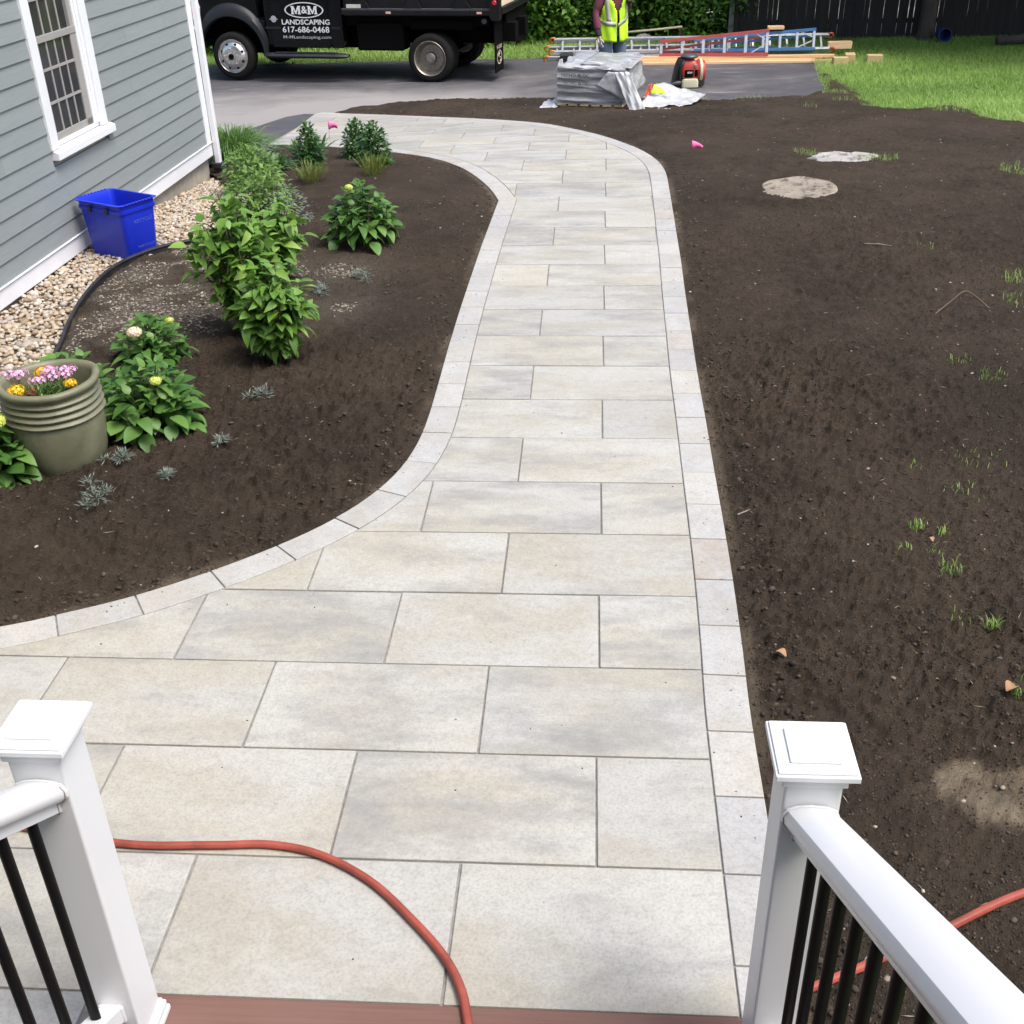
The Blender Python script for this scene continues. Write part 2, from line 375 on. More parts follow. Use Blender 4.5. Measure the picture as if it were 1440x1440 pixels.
def m_dusty(name, col):
    t = NT(name); v = t.coord(); n = t.noise(v, 5, 6, .65, .5); k = t.noise(v, 11, 6, .7)
    c = t.ramp(n, [(.3, tuple(x * .72 for x in col)), (.7, tuple(x * 1.15 for x in col))]); c = t.mix(t.ramp(k, [(.50, 0), (.63, .85)]), c, (.070, .054, .040)); t.set(c, .92, Specular_IOR_Level=.2); t.bump(k, .5, .01); return t.m
M['concrete'] = m_dusty('old_concrete', (.27, .235, .19)); M['palecon'] = m_dusty('pale_concrete', (.36, .345, .325))
M['gap_pale'] = simple('pale_backdrop', (.42, .41, .39), .9)  # pale tone of the surfaces added behind the fence gaps
M['lumber'] = simple('fresh_lumber', (.80, .51, .28), .65, var=.15, scale=7, stretch=(.3, 6, 6), rand=.12)
M['timber'] = simple('pine_block', (.56, .41, .20), .7, var=.12, scale=8, stretch=(.4, 4, 4), rand=.08)
M['alu'] = simple('ladder_aluminium', (.60, .61, .62), .38, .7, var=.08)
M['redglass'] = simple('red_fibreglass', (.36, .055, .04), .45, var=.12)
M['blueglass'] = simple('blue_fibreglass', (.045, .15, .33), .45, var=.12)
M['orange'] = simple('orange_plastic', (.62, .20, .03), .45)
M['orangered'] = simple('orange_red_plastic', (.55, .11, .05), .45)
M['paint_black'] = simple('truck_black', (.0045, .005, .006), .25, var=.15, Specular_IOR_Level=.22)
M['flare'] = simple('flare_plastic', (.013, .015, .018), .48, var=.12, Specular_IOR_Level=.35)
M['chassis'] = simple('chassis_black', (.004, .004, .004), .9, Specular_IOR_Level=.08)
M['body_black'] = simple('dump_body', (.009, .009, .010), .42, var=.3, scale=5, Specular_IOR_Level=.3)
M['railsteel'] = simple('worn_rail', (.07, .072, .076), .40, .2, var=.3, scale=9)
M['tyre'] = simple('tyre_rubber', (.014, .013, .0125), .85, var=.2, bump=.2, Specular_IOR_Level=.2)
M['chrome'] = simple('polished_wheel', (.66, .65, .63), .22, .9, var=.06)
M['dullsteel'] = simple('dull_wheel', (.34, .31, .27), .42, .8, var=.2, scale=14)
M['letter'] = simple('white_vinyl_letters', (.78, .79, .80), .5, var=.02)
M['greyletter'] = simple('grey_letters', (.42, .43, .45), .5, var=.05)
M['flapprint'] = simple('flap_print', (.40, .36, .28), .7)
M['amber'] = simple('amber_lens', (.85, .22, .02), .2)
M['lens'] = simple('clear_lens', (.70, .72, .74), .12, .2)
M['redlens'] = simple('red_lens', (.55, .02, .03), .2)
M['pinkmark'] = simple('reflective_marker', (.75, .42, .38), .3)
M['cream'] = simple('bed_planks', (.62, .52, .37), .75, var=.15, stretch=(4, .4, 4))
M['sticker'] = simple('sticker', (.6, .58, .5), .5)
M['wrap'] = None
t = NT('stretch_wrap'); v = t.coord(scale=(.7, 2.0, 6)); n = t.noise(v, 5, 6, .65, .8); n2 = t.noise(t.coord(), 3, 4, .5)
t.set(t.ramp(n, [(.3, (.21, .215, .225)), (.55, (.33, .34, .35)), (.75, (.50, .51, .525))]), t.ramp(n2, [(.3, .22), (.7, .42)]), Specular_IOR_Level=.6); t.bump(n, .35, .02); M['wrap'] = t.m
t = NT('loose_film'); v = t.coord(scale=(1, 1, 1)); n = t.noise(v, 7, 5, .6, .6)
t.set(t.ramp(n, [(.3, (.30, .305, .315)), (.7, (.54, .55, .56))]), .34, Specular_IOR_Level=.6); t.bump(n, .3, .01); M['film'] = t.m
M['yellow'] = simple('hivis_yellow', (.50, .86, .02), .6, var=.06)
M['silver'] = simple('reflective_strip', (.36, .36, .31), .45, var=.1)
M['maroon'] = simple('maroon_knit', (.115, .024, .040), .85, var=.2, scale=20)
M['denim'] = simple('blue_denim', (.095, .135, .19), .85, var=.25, scale=9, bump=.2, bscale=200)
M['skin'] = simple('skin', (.42, .25, .17), .55, var=.06)
M['glove'] = simple('grey_glove', (.50, .50, .49), .8, var=.1)
M['cuff'] = simple('black_cuff', (.016, .016, .018), .8)
M['boot'] = simple('brown_boot', (.10, .06, .03), .7)
M['hair'] = simple('dark_hair', (.02, .014, .010), .6)
M['eye'] = simple('eye', (.03, .02, .015), .2)
M['blowerred'] = simple('blower_red', (.42, .045, .03), .35, var=.1)
M['tank'] = simple('fuel_tank', (.50, .48, .33), .45, var=.08)
M['petal_y'] = simple('yellow_petal', (.80, .47, .01), .6, var=.15, scale=40)
M['petal_p'] = simple('pink_petal', (.72, .38, .60), .6, var=.3, scale=60)
M['petal_r'] = simple('dark_red_petal', (.26, .012, .03), .6, var=.2, scale=40)
M['petal_w'] = simple('cream_petal', (.78, .62, .46), .6, var=.12, scale=40)
M['petal_g'] = simple('lime_petal', (.52, .60, .12), .6, var=.15, scale=40)
M['deadleaf'] = simple('dead_leaf', (.30, .17, .09), .8, var=.3, scale=30)
M['bluebarrel'] = simple('blue_barrel', (.012, .03, .13), .5)
# ================================================================== GROUND AND DRIVEWAY
ROUT = [(.615, 1.4), (.617, 2.2), (.623, 2.818), (.629, 3.3), (.645, 3.7), (.659, 4.182), (.666, 4.6), (.672, 5.2), (.68, 5.8), (.686, 6.5), (.70, 7.198), (.708, 7.637), (.718, 8.1), (.734, 8.7), (.748, 9.5), (.76, 10.2), (.772, 11.0), (.770, 11.65), (.70, 12.2), (.556, 12.70), (.333, 13.234), (.07, 13.75), (-.27, 14.28), (-.68, 14.83), (-1.23, 15.40), (-1.88, 15.96), (-2.72, 16.58), (-3.40, 17.00), (-4.02, 17.36)]
LOUT_A = [(-5.6, 2.9), (-4.4, 3.12), (-3.4, 3.42), (-2.504, 3.745), (-2.308, 3.83), (-2.011, 3.985), (-1.74, 4.178), (-1.498, 4.386), (-1.289, 4.61), (-1.116, 4.87), (-.995, 5.17), (-.935, 5.5), (-.915, 5.86), (-.914, 6.4), (-.917, 6.886), (-.914, 7.551), (-.904, 8.245), (-.890, 9.05), (-.868, 9.883), (-.848, 10.547)]
LOUT_B = [(-.848, 10.547), (-.955, 10.965), (-1.12, 11.417), (-1.325, 11.87), (-1.603, 12.314), (-1.90, 12.66), (-2.355, 13.07), (-2.949, 13.54), (-3.45, 13.93), (-4.04, 14.23)]
ro = smooth_curve(ROUT); la = smooth_curve(LOUT_A); lb = smooth_curve(LOUT_B)
def offset(P, d):
    T = np.gradient(P, axis=0); T /= np.linalg.norm(T, axis=1)[:, None] + 1e-9
    return P + d * np.stack([-T[:, 1], T[:, 0]], 1)
BW = .172
ri = offset(ro, BW); lia = offset(la, -BW); lib = offset(lb, -BW)
CORNER = (-.683, 10.635)                # inner point of the sharp turn in the left edge
lia_t = np.vstack([lia[:-1], [CORNER]]); lib_t = np.vstack([[CORNER], lib[1:]])
PATH_OUT = [tuple(q) for q in np.vstack([[(.615, 1.0)], ro[::2], ro[-1:], lb[::-1][::2], la[::-1][::2], [(-5.6, 1.0)]])]
PATH_IN = [tuple(q) for q in np.vstack([ri, lib_t[::-1], lia_t[::-1]])]
_fix = [q for q in PATH_IN]
SLAB_Y0 = 2.006
SLAB_REGION = [q for q in [(float(ri[0][0]), 1.2)] + _fix + [(-5.6, 1.2)]]

# far ground sheet out to the horizon
vs, fs = [], []
rad = np.concatenate([np.linspace(0, 40, 41), np.geomspace(44, 320, 14)]); NA = 72
for r_ in rad:
    for k in range(NA):
        a = 2 * math.pi * k / NA; x, y = r_ * math.sin(a), 10 + r_ * math.cos(a); vs.append((x, y, zf(x, y) - (.30 if x < -2 and y < 15 else .10)))
for i in range(len(rad) - 1):
    for k in range(NA): fs.append((i * NA + k, i * NA + (k + 1) % NA, (i + 1) * NA + (k + 1) % NA, (i + 1) * NA + k))
link('ground', npmesh('ground', vs, fs, True), mat=M['lawnbase'], kind='structure')

def sheet(name, poly, dz, mat, step=.35, kind='structure', jitter=0.0):
    """a ground sheet: grid clipped to an outline, following the terrain"""
    from mathutils.geometry import delaunay_2d_cdt
    xs = [q[0] for q in poly]; ys = [q[1] for q in poly]
    gx, gy = np.meshgrid(np.arange(min(xs) + step * .5, max(xs), step), np.arange(min(ys) + step * .5, max(ys), step)); gx, gy = gx.ravel(), gy.ravel()
    k = inpoly(gx, gy, poly) & (pdist(gx, gy, poly) > step * .25)
    pts = [Vector(q) for q in poly] + [Vector(q) for q in zip(gx[k], gy[k])]
    ov, oe, of, *_ = delaunay_2d_cdt(pts, [], [list(range(len(poly)))], 1, 1e-5)
    me = bpy.data.meshes.new(name); me.from_pydata([(v.x, v.y, zf(v.x, v.y) + dz) for v in ov], [], [tuple(f) for f in of]); me.update()
    bm = bmesh.new(); bm.from_mesh(me); bmesh.ops.recalc_face_normals(bm, faces=bm.faces[:]); bm.to_mesh(me); bm.free()
    return link(name, me, mat=mat, kind=kind)
DRIVE = [(-18, 12.9), (-4.4, 12.9), (-3.9, 14.0), (-3.9, 17.4), (-3.0, 18.1), (-.7, 17.5), (2.0, 17.0), (3.15, 17.35), (3.66, 18.3), (3.84, 19.8), (4.12, 21.9), (4.1, 22.9), (1.5, 23.3), (-3, 23.25), (-8, 23.0), (-18, 22.7)]
dw = sheet('driveway', DRIVE, -.035, M['asphalt']).data
co = np.array([v.co[:] for v in dw.vertices]); at_ = dw.attributes.new('dust', 'FLOAT', 'POINT')   # masonry dust tracked round the work area
at_.data.foreach_set('value', np.clip(.75 * sm((.6 - co[:, 0]) / 3) * sm((20.6 - co[:, 1]) / 2.2) + .8 * sm((17.7 - co[:, 1]) / .7), 0, 1).astype(np.float32))
sheet('asphalt_patch', [(-4.06, 13.95), (-4.0, 17.35), (-4.32, 17.5), (-4.55, 17.25), (-4.8, 16.2), (-4.95, 15.1), (-4.85, 14.3)], -.029, M['newasphalt'])
LAWN = [(3.2, 13.6), (5.0, 12.6), (5.2, 0), (30, 0), (30, 31), (-20, 31), (-20, 22.4), (4.0, 22.6), (3.75, 20.0), (3.45, 18.3), (3.0, 17.2)]
sheet('lawn', LAWN, -.045, M['lawnbase'])
BED = [(-4.32, 1.2), (-3.55, 1.2), (-3.2, 4.0), (-3.3, 5.6), (-3.35, 6.2), (-3.4, 6.72), (-3.54, 7.27), (-3.65, 7.85), (-3.68, 8.43), (-3.57, 8.79), (-3.4, 9.04), (-3.2, 9.24), (-3.1, 10.2), (-3.2, 11.3), (-3.6, 12.3), (-4.15, 12.95), (-4.6, 12.9)]
def gdrop(x, y): return .12 * sm((y - 9.3) / 2.4) * sm((-3.25 - x) / .45)      # the pebble strip sinks towards the house corner
for v_ in sheet('gravel_base', BED, -.05, M['gravelbed'], step=.2).data.vertices: v_.co.z -= float(gdrop(v_.co.x, v_.co.y))

# ------------------------------------------------------------------ dark raked soil
SOIL = [(5.0, .6), (5.5, 6), (5.6, 10), (5.5, 13.6), (5.2, 14.3), (5.0, 14.8), (4.87, 16.2), (4.5, 15.95), (4.25, 15.8), (3.86, 16.15), (3.9, 17.2), (3.98, 18.2), (4.05, 19.0), (4.08, 20.1), (3.95, 20.5), (3.84, 20.0), (3.80, 19.2), (3.62, 18.5), (3.17, 17.6), (2.58, 17.3), (1.96, 17.18), (.8, 17.4), (-.75, 17.77), (-2.1, 18.2), (-3.0, 18.3), (-3.9, 17.5), (-3.98, 17.2),
        (-3.9, 14.3), (-4.02, 14.2), (-4.25, 13.6), (-4.1, 12.8), (-3.7, 12.3), (-3.3, 11.3), (-3.2, 10.2), (-3.25, 9.27), (-3.49, 9.05), (-3.65, 8.80), (-3.755, 8.43), (-3.73, 7.85), (-3.62, 7.27), (-3.48, 6.72), (-3.42, 6.2), (-3.4, 5.6), (-3.5, 4.9), (-3.9, 3.9), (-4.4, 3.3), (-4.4, .6)]
NU, NV = 620, 470
yy = [1.2]
while yy[-1] < 20.8: yy.append(yy[-1] + .0115 + .0021 * (yy[-1] - 1))
yy = np.array(yy); NV = len(yy)
uu = np.linspace(0, 1, NU)
Y = np.repeat(yy[:, None], NU, 1); lo = -3.3 - .11 * Y; hi = 2.0 + .30 * Y
X = lo + (hi - lo) * uu[None, :]
X = X + (vnoise(X * 31, Y * 31, 5) - .5) * .01
din = pdist(X.ravel(), Y.ravel(), SOIL).reshape(X.shape); ins = inpoly(X, Y, SOIL); sd = np.where(ins, din, -din)
dpath = pdist(X.ravel(), Y.ravel(), PATH_OUT).reshape(X.shape); inp = inpoly(X, Y, PATH_OUT); pd = np.where(inp, -dpath, dpath)
sdn = sd + fbm(X, Y, 2.2, 4, 3) * .28 + fbm(X, Y, 14, 2, 8) * .06
lumps = fbm(X, Y, 1.3, 3, 1) * .035 + fbm(X, Y, 5.5, 4, 2) * .035
XR, YR = X * .83 + Y * .56 + fbm(X, Y, 3, 2, 51) * .22, -X * .56 + Y * .83 + fbm(X, Y, 3, 2, 57) * .22; XQ, YQ = X * .42 - Y * .91, X * .91 + Y * .42
crumb = np.maximum(-.06, fbm(XR, YR, 19, 2, 4) * .6 + fbm(XQ, YQ, 33, 2, 44) * .5 + .02) * .080 + (.5 - np.abs(fbm(XQ, YQ, 31, 2, 14)) * 3.2).clip(-.5, .5) * .013 + fbm(X, Y, 62, 2, 6) * .018
rough = .45 + 1.1 * sm(fbm(X, Y, .8, 2, 12) * 1.6 + .5)
crumb = crumb * (1 - .62 * sm((Y - 5.5) / 5))
H = zg(X, Y) - .010 + .026 * sm(pd / .30) + .016 * sm((pd - .12) / .5) + lumps * sm(pd / .5) + crumb * rough * sm((pd + .02) / .10)
bed_side = (X < -2.9) & (Y < 10.4); sdn = np.where(bed_side, sd * 3 + .12, sdn)
for (cx_, cy_, ca, cb) in ((1.975, 10.86, .36, .36), (2.64, 12.14, .40, .27)):
    H = H - .034 * np.exp(-(((X - cx_) / ca) ** 2 + ((Y - cy_) / cb) ** 2) ** 2)
edge = np.clip(sdn / .30, -1, 1); H = np.where(edge < 1, H - .085 * (1 - sm((edge + 1) / 2)) * 1.25, H)
sand = np.exp(-(((X - 1.36) / .20) ** 2 + ((Y - 2.88) / .16) ** 2) * 1.3) * (1 + 2.2 * fbm(X, Y, 7, 3, 21)) + np.exp(-(((X - 1.62) / .2) ** 2 + ((Y - 2.75) / .2) ** 2)) * .7
sand = sm((sand - .22 + .7 * fbm(X, Y, 9, 4, 29)) / .62) * (.42 + .75 * sm(.5 + 1.6 * fbm(X, Y, 11, 4, 33)))
sand = sand + .35 * sm((.05 - np.abs(pd - .02)) / .05) * sm(fbm(X, Y, 3, 3, 31) * 3 + .55)
grit = sm((1.05 - np.hypot((X + 3.15) / 1.0, (Y - 8.1) / 1.75)) * 2.2) * sm(.6 + 2 * fbm(X, Y, 4, 3, 41)) + .55 * np.exp(-(((X + 1.95) / .42) ** 2 + ((Y - 8.4) / .35) ** 2)) + .5 * np.exp(-(((X + 1.75) / .3) ** 2 + ((Y - 7.6) / .35) ** 2))
keep = (sd > -.34) & (pd > -.13)
kq = keep[:-1, :-1] & keep[1:, :-1] & keep[:-1, 1:] & keep[1:, 1:]
idx = np.arange(NV * NU).reshape(NV, NU)
F = np.stack([idx[:-1, :-1][kq], idx[:-1, 1:][kq], idx[1:, 1:][kq], idx[1:, :-1][kq]], 1)
used = np.unique(F); remap = np.full(NV * NU, -1); remap[used] = np.arange(len(used))
V = np.stack([X.ravel(), Y.ravel(), H.ravel()], 1)[used]
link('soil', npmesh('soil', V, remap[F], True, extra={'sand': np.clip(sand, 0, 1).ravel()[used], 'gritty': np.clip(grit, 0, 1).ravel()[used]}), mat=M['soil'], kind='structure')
def soil_z(x, y):
    j = int(np.clip(np.searchsorted(yy, y), 1, NV - 1)); i = int(np.clip((x - lo[j, 0]) / (hi[j, 0] - lo[j, 0]) * (NU - 1), 0, NU - 1)); return float(H[j, i])

# template lumps
def ico(sub):
    bm = bmesh.new(); bmesh.ops.create_icosphere(bm, subdivisions=sub, radius=1)
    v = np.array([q.co[:] for q in bm.verts]); f = np.array([[q.index for q in p.verts] for p in bm.faces]); bm.free(); return v, f
ICO1, ICO2 = ico(1), ico(2)
def scatter(name, pos, sx, sy, sz, tint, mat, T=ICO1, lump=.18, smooth=True, tilt=.5, kind='stuff'):
    n = len(pos); v, f = T; k = len(v)
    j = 1 + nr.uniform(-lump, lump, (n, k, 1)); L = v[None] * j * np.stack([sx, sy, sz], 1)[:, None, :]
    a = nr.uniform(0, 2 * np.pi, n); c, s = np.cos(a)[:, None], np.sin(a)[:, None]
    x, y, z = L[..., 0], L[..., 1], L[..., 2]; b = nr.normal(0, tilt, n)[:, None] * .5
    x, z = x * np.cos(b) - z * np.sin(b), x * np.sin(b) + z * np.cos(b)
    x, y = x * c - y * s, x * s + y * c
    P = np.stack([x, y, z], -1) + pos[:, None, :]
    Fq = (f[None] + (np.arange(n) * k)[:, None, None]).reshape(-1, 3)
    return link(name, npmesh(name, P.reshape(-1, 3), Fq, smooth, tint=np.repeat(tint, k)), mat=mat, kind=kind)
okc = np.argwhere(ins & (pd > .015) & (sd > .05)); w_ = (1.0 / (1 + .0 * Y[okc[:, 0], okc[:, 1]])); 
def on_soil(n, cond=None):
    c = okc if cond is None else okc[cond[okc[:, 0], okc[:, 1]]]
    q = c[nr.integers(0, len(c), n)]; return np.stack([X[q[:, 0], q[:, 1]], Y[q[:, 0], q[:, 1]], H[q[:, 0], q[:, 1]]], 1)
P = on_soil(30000); keepc = fbm(P[:, 0], P[:, 1], .9, 3, 77) + nr.uniform(-.35, .35, len(P)) > -.05; P = P[keepc]; n = len(P)
s_ = .0028 + .0036 * nr.pareto(3.0, n).clip(0, 2.2); P[:, 2] += s_ * .0
scatter('soil_clods', P, s_ * nr.uniform(.9, 1.5, n), s_, s_ * nr.uniform(.5, .8, n), nr.random(n), M['clod'], lump=.42, smooth=False)
OCT = (np.array([[1, 0, 0], [-1, 0, 0], [0, 1, 0], [0, -1, 0], [0, 0, 1], [0, 0, -1.]]), np.array([[0, 2, 4], [2, 1, 4], [1, 3, 4], [3, 0, 4], [2, 0, 5], [1, 2, 5], [3, 1, 5], [0, 3, 5]]))
P = on_soil(120000, (Y < 10.5) & (sand < .55)); k_ = fbm(P[:, 0], P[:, 1], 1.6, 3, 83) + nr.uniform(-.4, .4, len(P)) > -.06; P = P[k_]; n = len(P)
s_ = nr.uniform(.0018, .0050, n) * (1 + .06 * P[:, 1]); P[:, 2] += s_ * .2
scatter('fine_soil_crumbs', P, s_ * nr.uniform(.8, 1.5, n), s_ * nr.uniform(.7, 1.1, n), s_ * nr.uniform(.5, .9, n), nr.random(n) ** 1.3, M['clod'], T=OCT, lump=.35, smooth=False, tilt=1.0)
nearp = (pd > .0) & (pd < .22)
P = on_soil(1500, nearp); n = len(P); s_ = nr.uniform(.005, .014, n) * nr.uniform(.5, 1.2, n); P[:, 2] += s_ * .1
scatter('edge_clods', P, s_ * 1.3, s_, s_ * .75, nr.random(n) * .8, M['clod'], lump=.3, smooth=False)
P = on_soil(1300); n = len(P); s_ = .003 + .0035 * nr.pareto(3.0, n).clip(0, 2.0); P[:, 2] += s_ * .2
scatter('soil_stones', P, s_ * 1.3, s_, s_ * .6, nr.random(n), M['grit'])
gq = grit > .45
P = on_soil(2600, gq); n = len(P); s_ = nr.uniform(.004, .011, n); P[:, 2] += s_ * .2
pass
P3 = on_soil(420); n3 = len(P3); l3 = nr.uniform(.010, .035, n3); P3[:, 2] += .004
scatter('soil_debris', P3, l3, np.full(n3, .0016), np.full(n3, .0014), .3 + .7 * nr.random(n3), M['grit'], T=OCT, lump=.3, smooth=False, tilt=.4)
scatter('stone_chips', P, s_ * 1.4, s_, s_ * .5, nr.random(n) * .8, M['grit'], smooth=False)

# ------------------------------------------------------------------ river pebbles along the house
GP = [(-4.30, 3.6), (-3.46, 3.6), (-3.42, 5.5), (-3.46, 6.2), (-3.51, 6.72), (-3.655, 7.27), (-3.765, 7.85), (-3.79, 8.43), (-3.69, 8.82), (-3.52, 9.08), (-3.27, 9.30), (-3.2, 10.4), (-3.35, 11.3), (-3.75, 12.2), (-4.12, 12.6), (-4.19, 12.5), (-4.27, 8.5)]
cand = np.stack([nr.uniform(-4.4, -3.1, 26000), nr.uniform(4.2, 12.7, 26000)], 1)
cand = cand[inpoly(cand[:, 0], cand[:, 1], GP)]
cell = {}; kept = []
for q in cand:
    s0 = .012 + .010 * rnd.random() + (.014 if rnd.random() < .07 else 0); key = (int(q[0] / .05), int(q[1] / .05)); ok = True
    for a in (-1, 0, 1):
        for b in (-1, 0, 1):
            for (px, py, ps) in cell.get((key[0] + a, key[1] + b), ()):
                if (px - q[0]) ** 2 + (py - q[1]) ** 2 < (.72 * (ps + s0)) ** 2: ok = False
    if ok: cell.setdefault(key, []).append((q[0], q[1], s0)); kept.append((q[0], q[1], s0))
K = np.array(kept); n = len(K)
zz = zg(K[:, 0], K[:, 1]) - gdrop(K[:, 0], K[:, 1]) - .012 + nr.uniform(-.010, .012, n)
scatter('river_gravel', np.stack([K[:, 0], K[:, 1], zz], 1), K[:, 2] * nr.uniform(1.0, 1.6, n), K[:, 2] * nr.uniform(.85, 1.1, n), K[:, 2] * nr.uniform(.55, .85, n), nr.random(n), M['pebble'], T=ICO2 if n < 6000 else ICO1, lump=.05, tilt=.6)

# black landscape edging between gravel and soil
e = smooth_curve([(-3.46, 4.3), (-3.41, 5.5), (-3.44, 6.2), (-3.495, 6.72), (-3.635, 7.27), (-3.745, 7.85), (-3.772, 8.43), (-3.67, 8.81), (-3.505, 9.06), (-3.28, 9.27), (-3.16, 9.8), (-3.2, 10.5)], .05)
m = MB(); rings = []
eo = offset(e, .009)
for (a, b) in zip(e, eo):
    z = zf(*a); rings.append([(a[0], a[1], z - .08), (b[0], b[1], z - .08), (b[0], b[1], z + .040), (a[0], a[1], z + .040)])
m.loft(rings); m.tube([(q[0], q[1], zf(*q) + .046) for q in (e + eo) / 2], .014, 8)
prop(m.build('garden_edging', M['edging'], None), 'black plastic landscape edging curving between the pebbles and the soil bed', 'edging')

# ================================================================== WALKWAY
walk = link('walkway', sheet('walkway_bed', PATH_OUT, -.009, M['joint'], step=.4).data, kind='structure')
bpy.data.objects.remove(bpy.data.objects['walkway_bed'])
def clip_convex(S, Q):
    """clip outline S by the convex outline Q (counter-clockwise)"""
    out = S
    for i in range(len(Q)):
        a, b = Q[i], Q[(i + 1) % len(Q)]; inp_, out = out, []
        ex, ey = b[0] - a[0], b[1] - a[1]
        sd_ = lambda p: ex * (p[1] - a[1]) - ey * (p[0] - a[0])
        for j in range(len(inp_)):
            p, q = inp_[j - 1], inp_[j]; dp, dq = sd_(p), sd_(q)
            if dp * dq < 0: tt = dp / (dp - dq); out.append((p[0] + (q[0] - p[0]) * tt, p[1] + (q[1] - p[1]) * tt))
            if dq >= 0: out.append(q)
        if len(out) < 3: return []
    return out
def clean(P, tol=.004):
    o = []
    for p in P:
        if not o or math.hypot(p[0] - o[-1][0], p[1] - o[-1][1]) > tol: o.append(p)
    while len(o) > 2 and math.hypot(o[0][0] - o[-1][0], o[0][1] - o[-1][1]) < tol: o.pop()
    ch = True
    while ch and len(o) > 3:
        ch = False
        for i in range(len(o)):
            a, b, c = o[i - 1], o[i], o[(i + 1) % len(o)]
            ar = abs((b[0] - a[0]) * (c[1] - a[1]) - (b[1] - a[1]) * (c[0] - a[0]))
            if ar < 1.2e-4 * max(.2, math.hypot(c[0] - a[0], c[1] - a[1])): o.pop(i); ch = True; break
    return o
def area(P): return .5 * sum(P[i - 1][0] * P[i][1] - P[i][0] * P[i - 1][1] for i in range(len(P)))
def paver(name, P, mat):
    if area(P) < 0: P = P[::-1]
    cx = sum(p[0] for p in P) / len(P); cy = sum(p[1] for p in P) / len(P)
    dz = rnd.uniform(-.0012, .0012); tx, ty = rnd.gauss(0, .0012), rnd.gauss(0, .0012)
    m = MB(); n = len(P); top = [(x, y, zf(x, y) + dz + (x - cx) * tx + (y - cy) * ty) for x, y in P]
    m.add(top + [(x, y, z - .055) for x, y, z in top], [tuple(range(n)), tuple(reversed(range(n, 2 * n)))] + [(n + i, n + (i + 1) % n, (i + 1) % n, i) for i in range(n)])
    return m.build(name, mat, walk, bevel=.0032, seg=2)
G = .0042
RS, RY0 = .50927, 2.5293
# joint offsets measured from the photograph: even rows start at -.385, odd rows at +.046, drifting right with distance
SLABP = [q for q in SLAB_REGION]
for k in range(-3, 30):
    ya = SLAB_Y0 if k == -1 else RY0 + k * RS; yb = SLAB_Y0 if k == -2 else RY0 + (k + 1) * RS
    yc = .5 * (ya + yb); drift = .0135 * max(0, yc - 2.5)
    off = (-.388 if (k % 2) else .046) + drift
    xs = [off + .868 * i for i in range(-8, 4)]
    for i in range(len(xs) - 1):
        x0, x1 = xs[i] + G, xs[i + 1] - G
        if x1 < -5.0: continue
        if k < -1: x1 = min(x1, -1.41)
        if x1 < x0 + .05: continue
        y0_, y1_ = ya + G, yb - G; j = lambda: rnd.uniform(-.0012, .0012)
        Q = [(x0 + j(), y0_ + j()), (x1 + j(), y0_ + j()), (x1 + j(), y1_ + j()), (x0 + j(), y1_ + j())]
        P = clean(clip_convex(SLABP, Q), .006)
        if len(P) < 3 or abs(area(P)) < .006: continue
        paver('paving_slab', P, M['slab'])
def border_row(O, I, L0=.337, start=0.0, skip_y=1.9):
    """stones laid end to end along outer curve O, inner curve I (same parameter)"""
    seg = np.r_[0, np.cumsum(np.linalg.norm(np.diff(O, axis=0), axis=1))]; s = start
    at = lambda C, t: np.array([np.interp(t, seg, C[:, 0]), np.interp(t, seg, C[:, 1])])
    while s < seg[-1] - .06:
        L = L0 + rnd.uniform(-.012, .012); e_ = min(s + L, seg[-1])
        if seg[-1] - e_ < .12: e_ = seg[-1]
        a, b = s + G * .8, e_ - G * .8; nn = 4
        o = [tuple(at(O, a + (b - a) * i / nn)) for i in range(nn + 1)]; q = [tuple(at(I, a + (b - a) * i / nn)) for i in range(nn + 1)]
        if max(p[1] for p in o) > skip_y:
            P = clean(o + q[::-1], .003)
            if len(P) >= 3: paver('border_stone', P, M['border'])
        s = e_
ri2 = offset(ro, BW - .006); lia2 = offset(la, -(BW - .006)); lib2 = offset(lb, -(BW - .006))
border_row(ro, ri2, start=.12)
lia2[-1] = CORNER; lib2[0] = CORNER
border_row(la, lia2, start=.1); border_row(lb, lib2)

ps = []
while len(ps) < 260:
    x, y = rnd.uniform(-2.2, .75), rnd.uniform(2.1, 13)
    qx, qy = np.array([x]), np.array([y])
    if inpoly(qx, qy, PATH_OUT)[0]:
        dd = pdist(qx, qy, PATH_OUT)[0]
        if rnd.random() < math.exp(-dd / .12) + .035: ps.append((x, y, zf(x, y) + .001))
ps = np.array(ps); n = len(ps); s_ = nr.uniform(.0015, .0045, n)
scatter('soil_specks', ps, s_ * 1.3, s_, s_ * .7, nr.random(n) * .7, M['clod'], T=OCT, lump=.35, smooth=False)

# ================================================================== HOUSE
house = root('house', 'grey clapboard house wall with white trim beside the pebble strip', 'house', (-4.30, 7.67, 0), -math.atan(.0263))
U0, U1 = -7.5, 4.665
m = MB(); m.box(-8, -.022, U0 - .1, 4.80, .0, 5.3); m.build('wall', M['found'], house)
m = MB(); m.box(-7.95, -.045, U0, 4.78, -.5, .02); m.build('foundation', M['found'], house)
m = MB(); m.box(-.022, .020, U0, 4.80, .012, .150); m.box(-.022, .034, U0, 4.80, .150, .1575); m.build('water_table', M['white'], house, bevel=.003)
m = MB(); m.box(-.022, .022, 4.667, 4.80, .158, 5.2); m.build('corner_board', M['white'], house, bevel=.003)
WL, WR, WB, WT = 1.185, 2.285, .80, 2.66
def board(u0, u1, z0, h=.152):
    m = MB(); m.prism([(-.020, z0), (.017, z0), (.0165, z0 + .004), (.003, z0 + h), (-.020, z0 + h)], u0, u1, axis='y')
    m.build('clapboard', M['siding'], house)
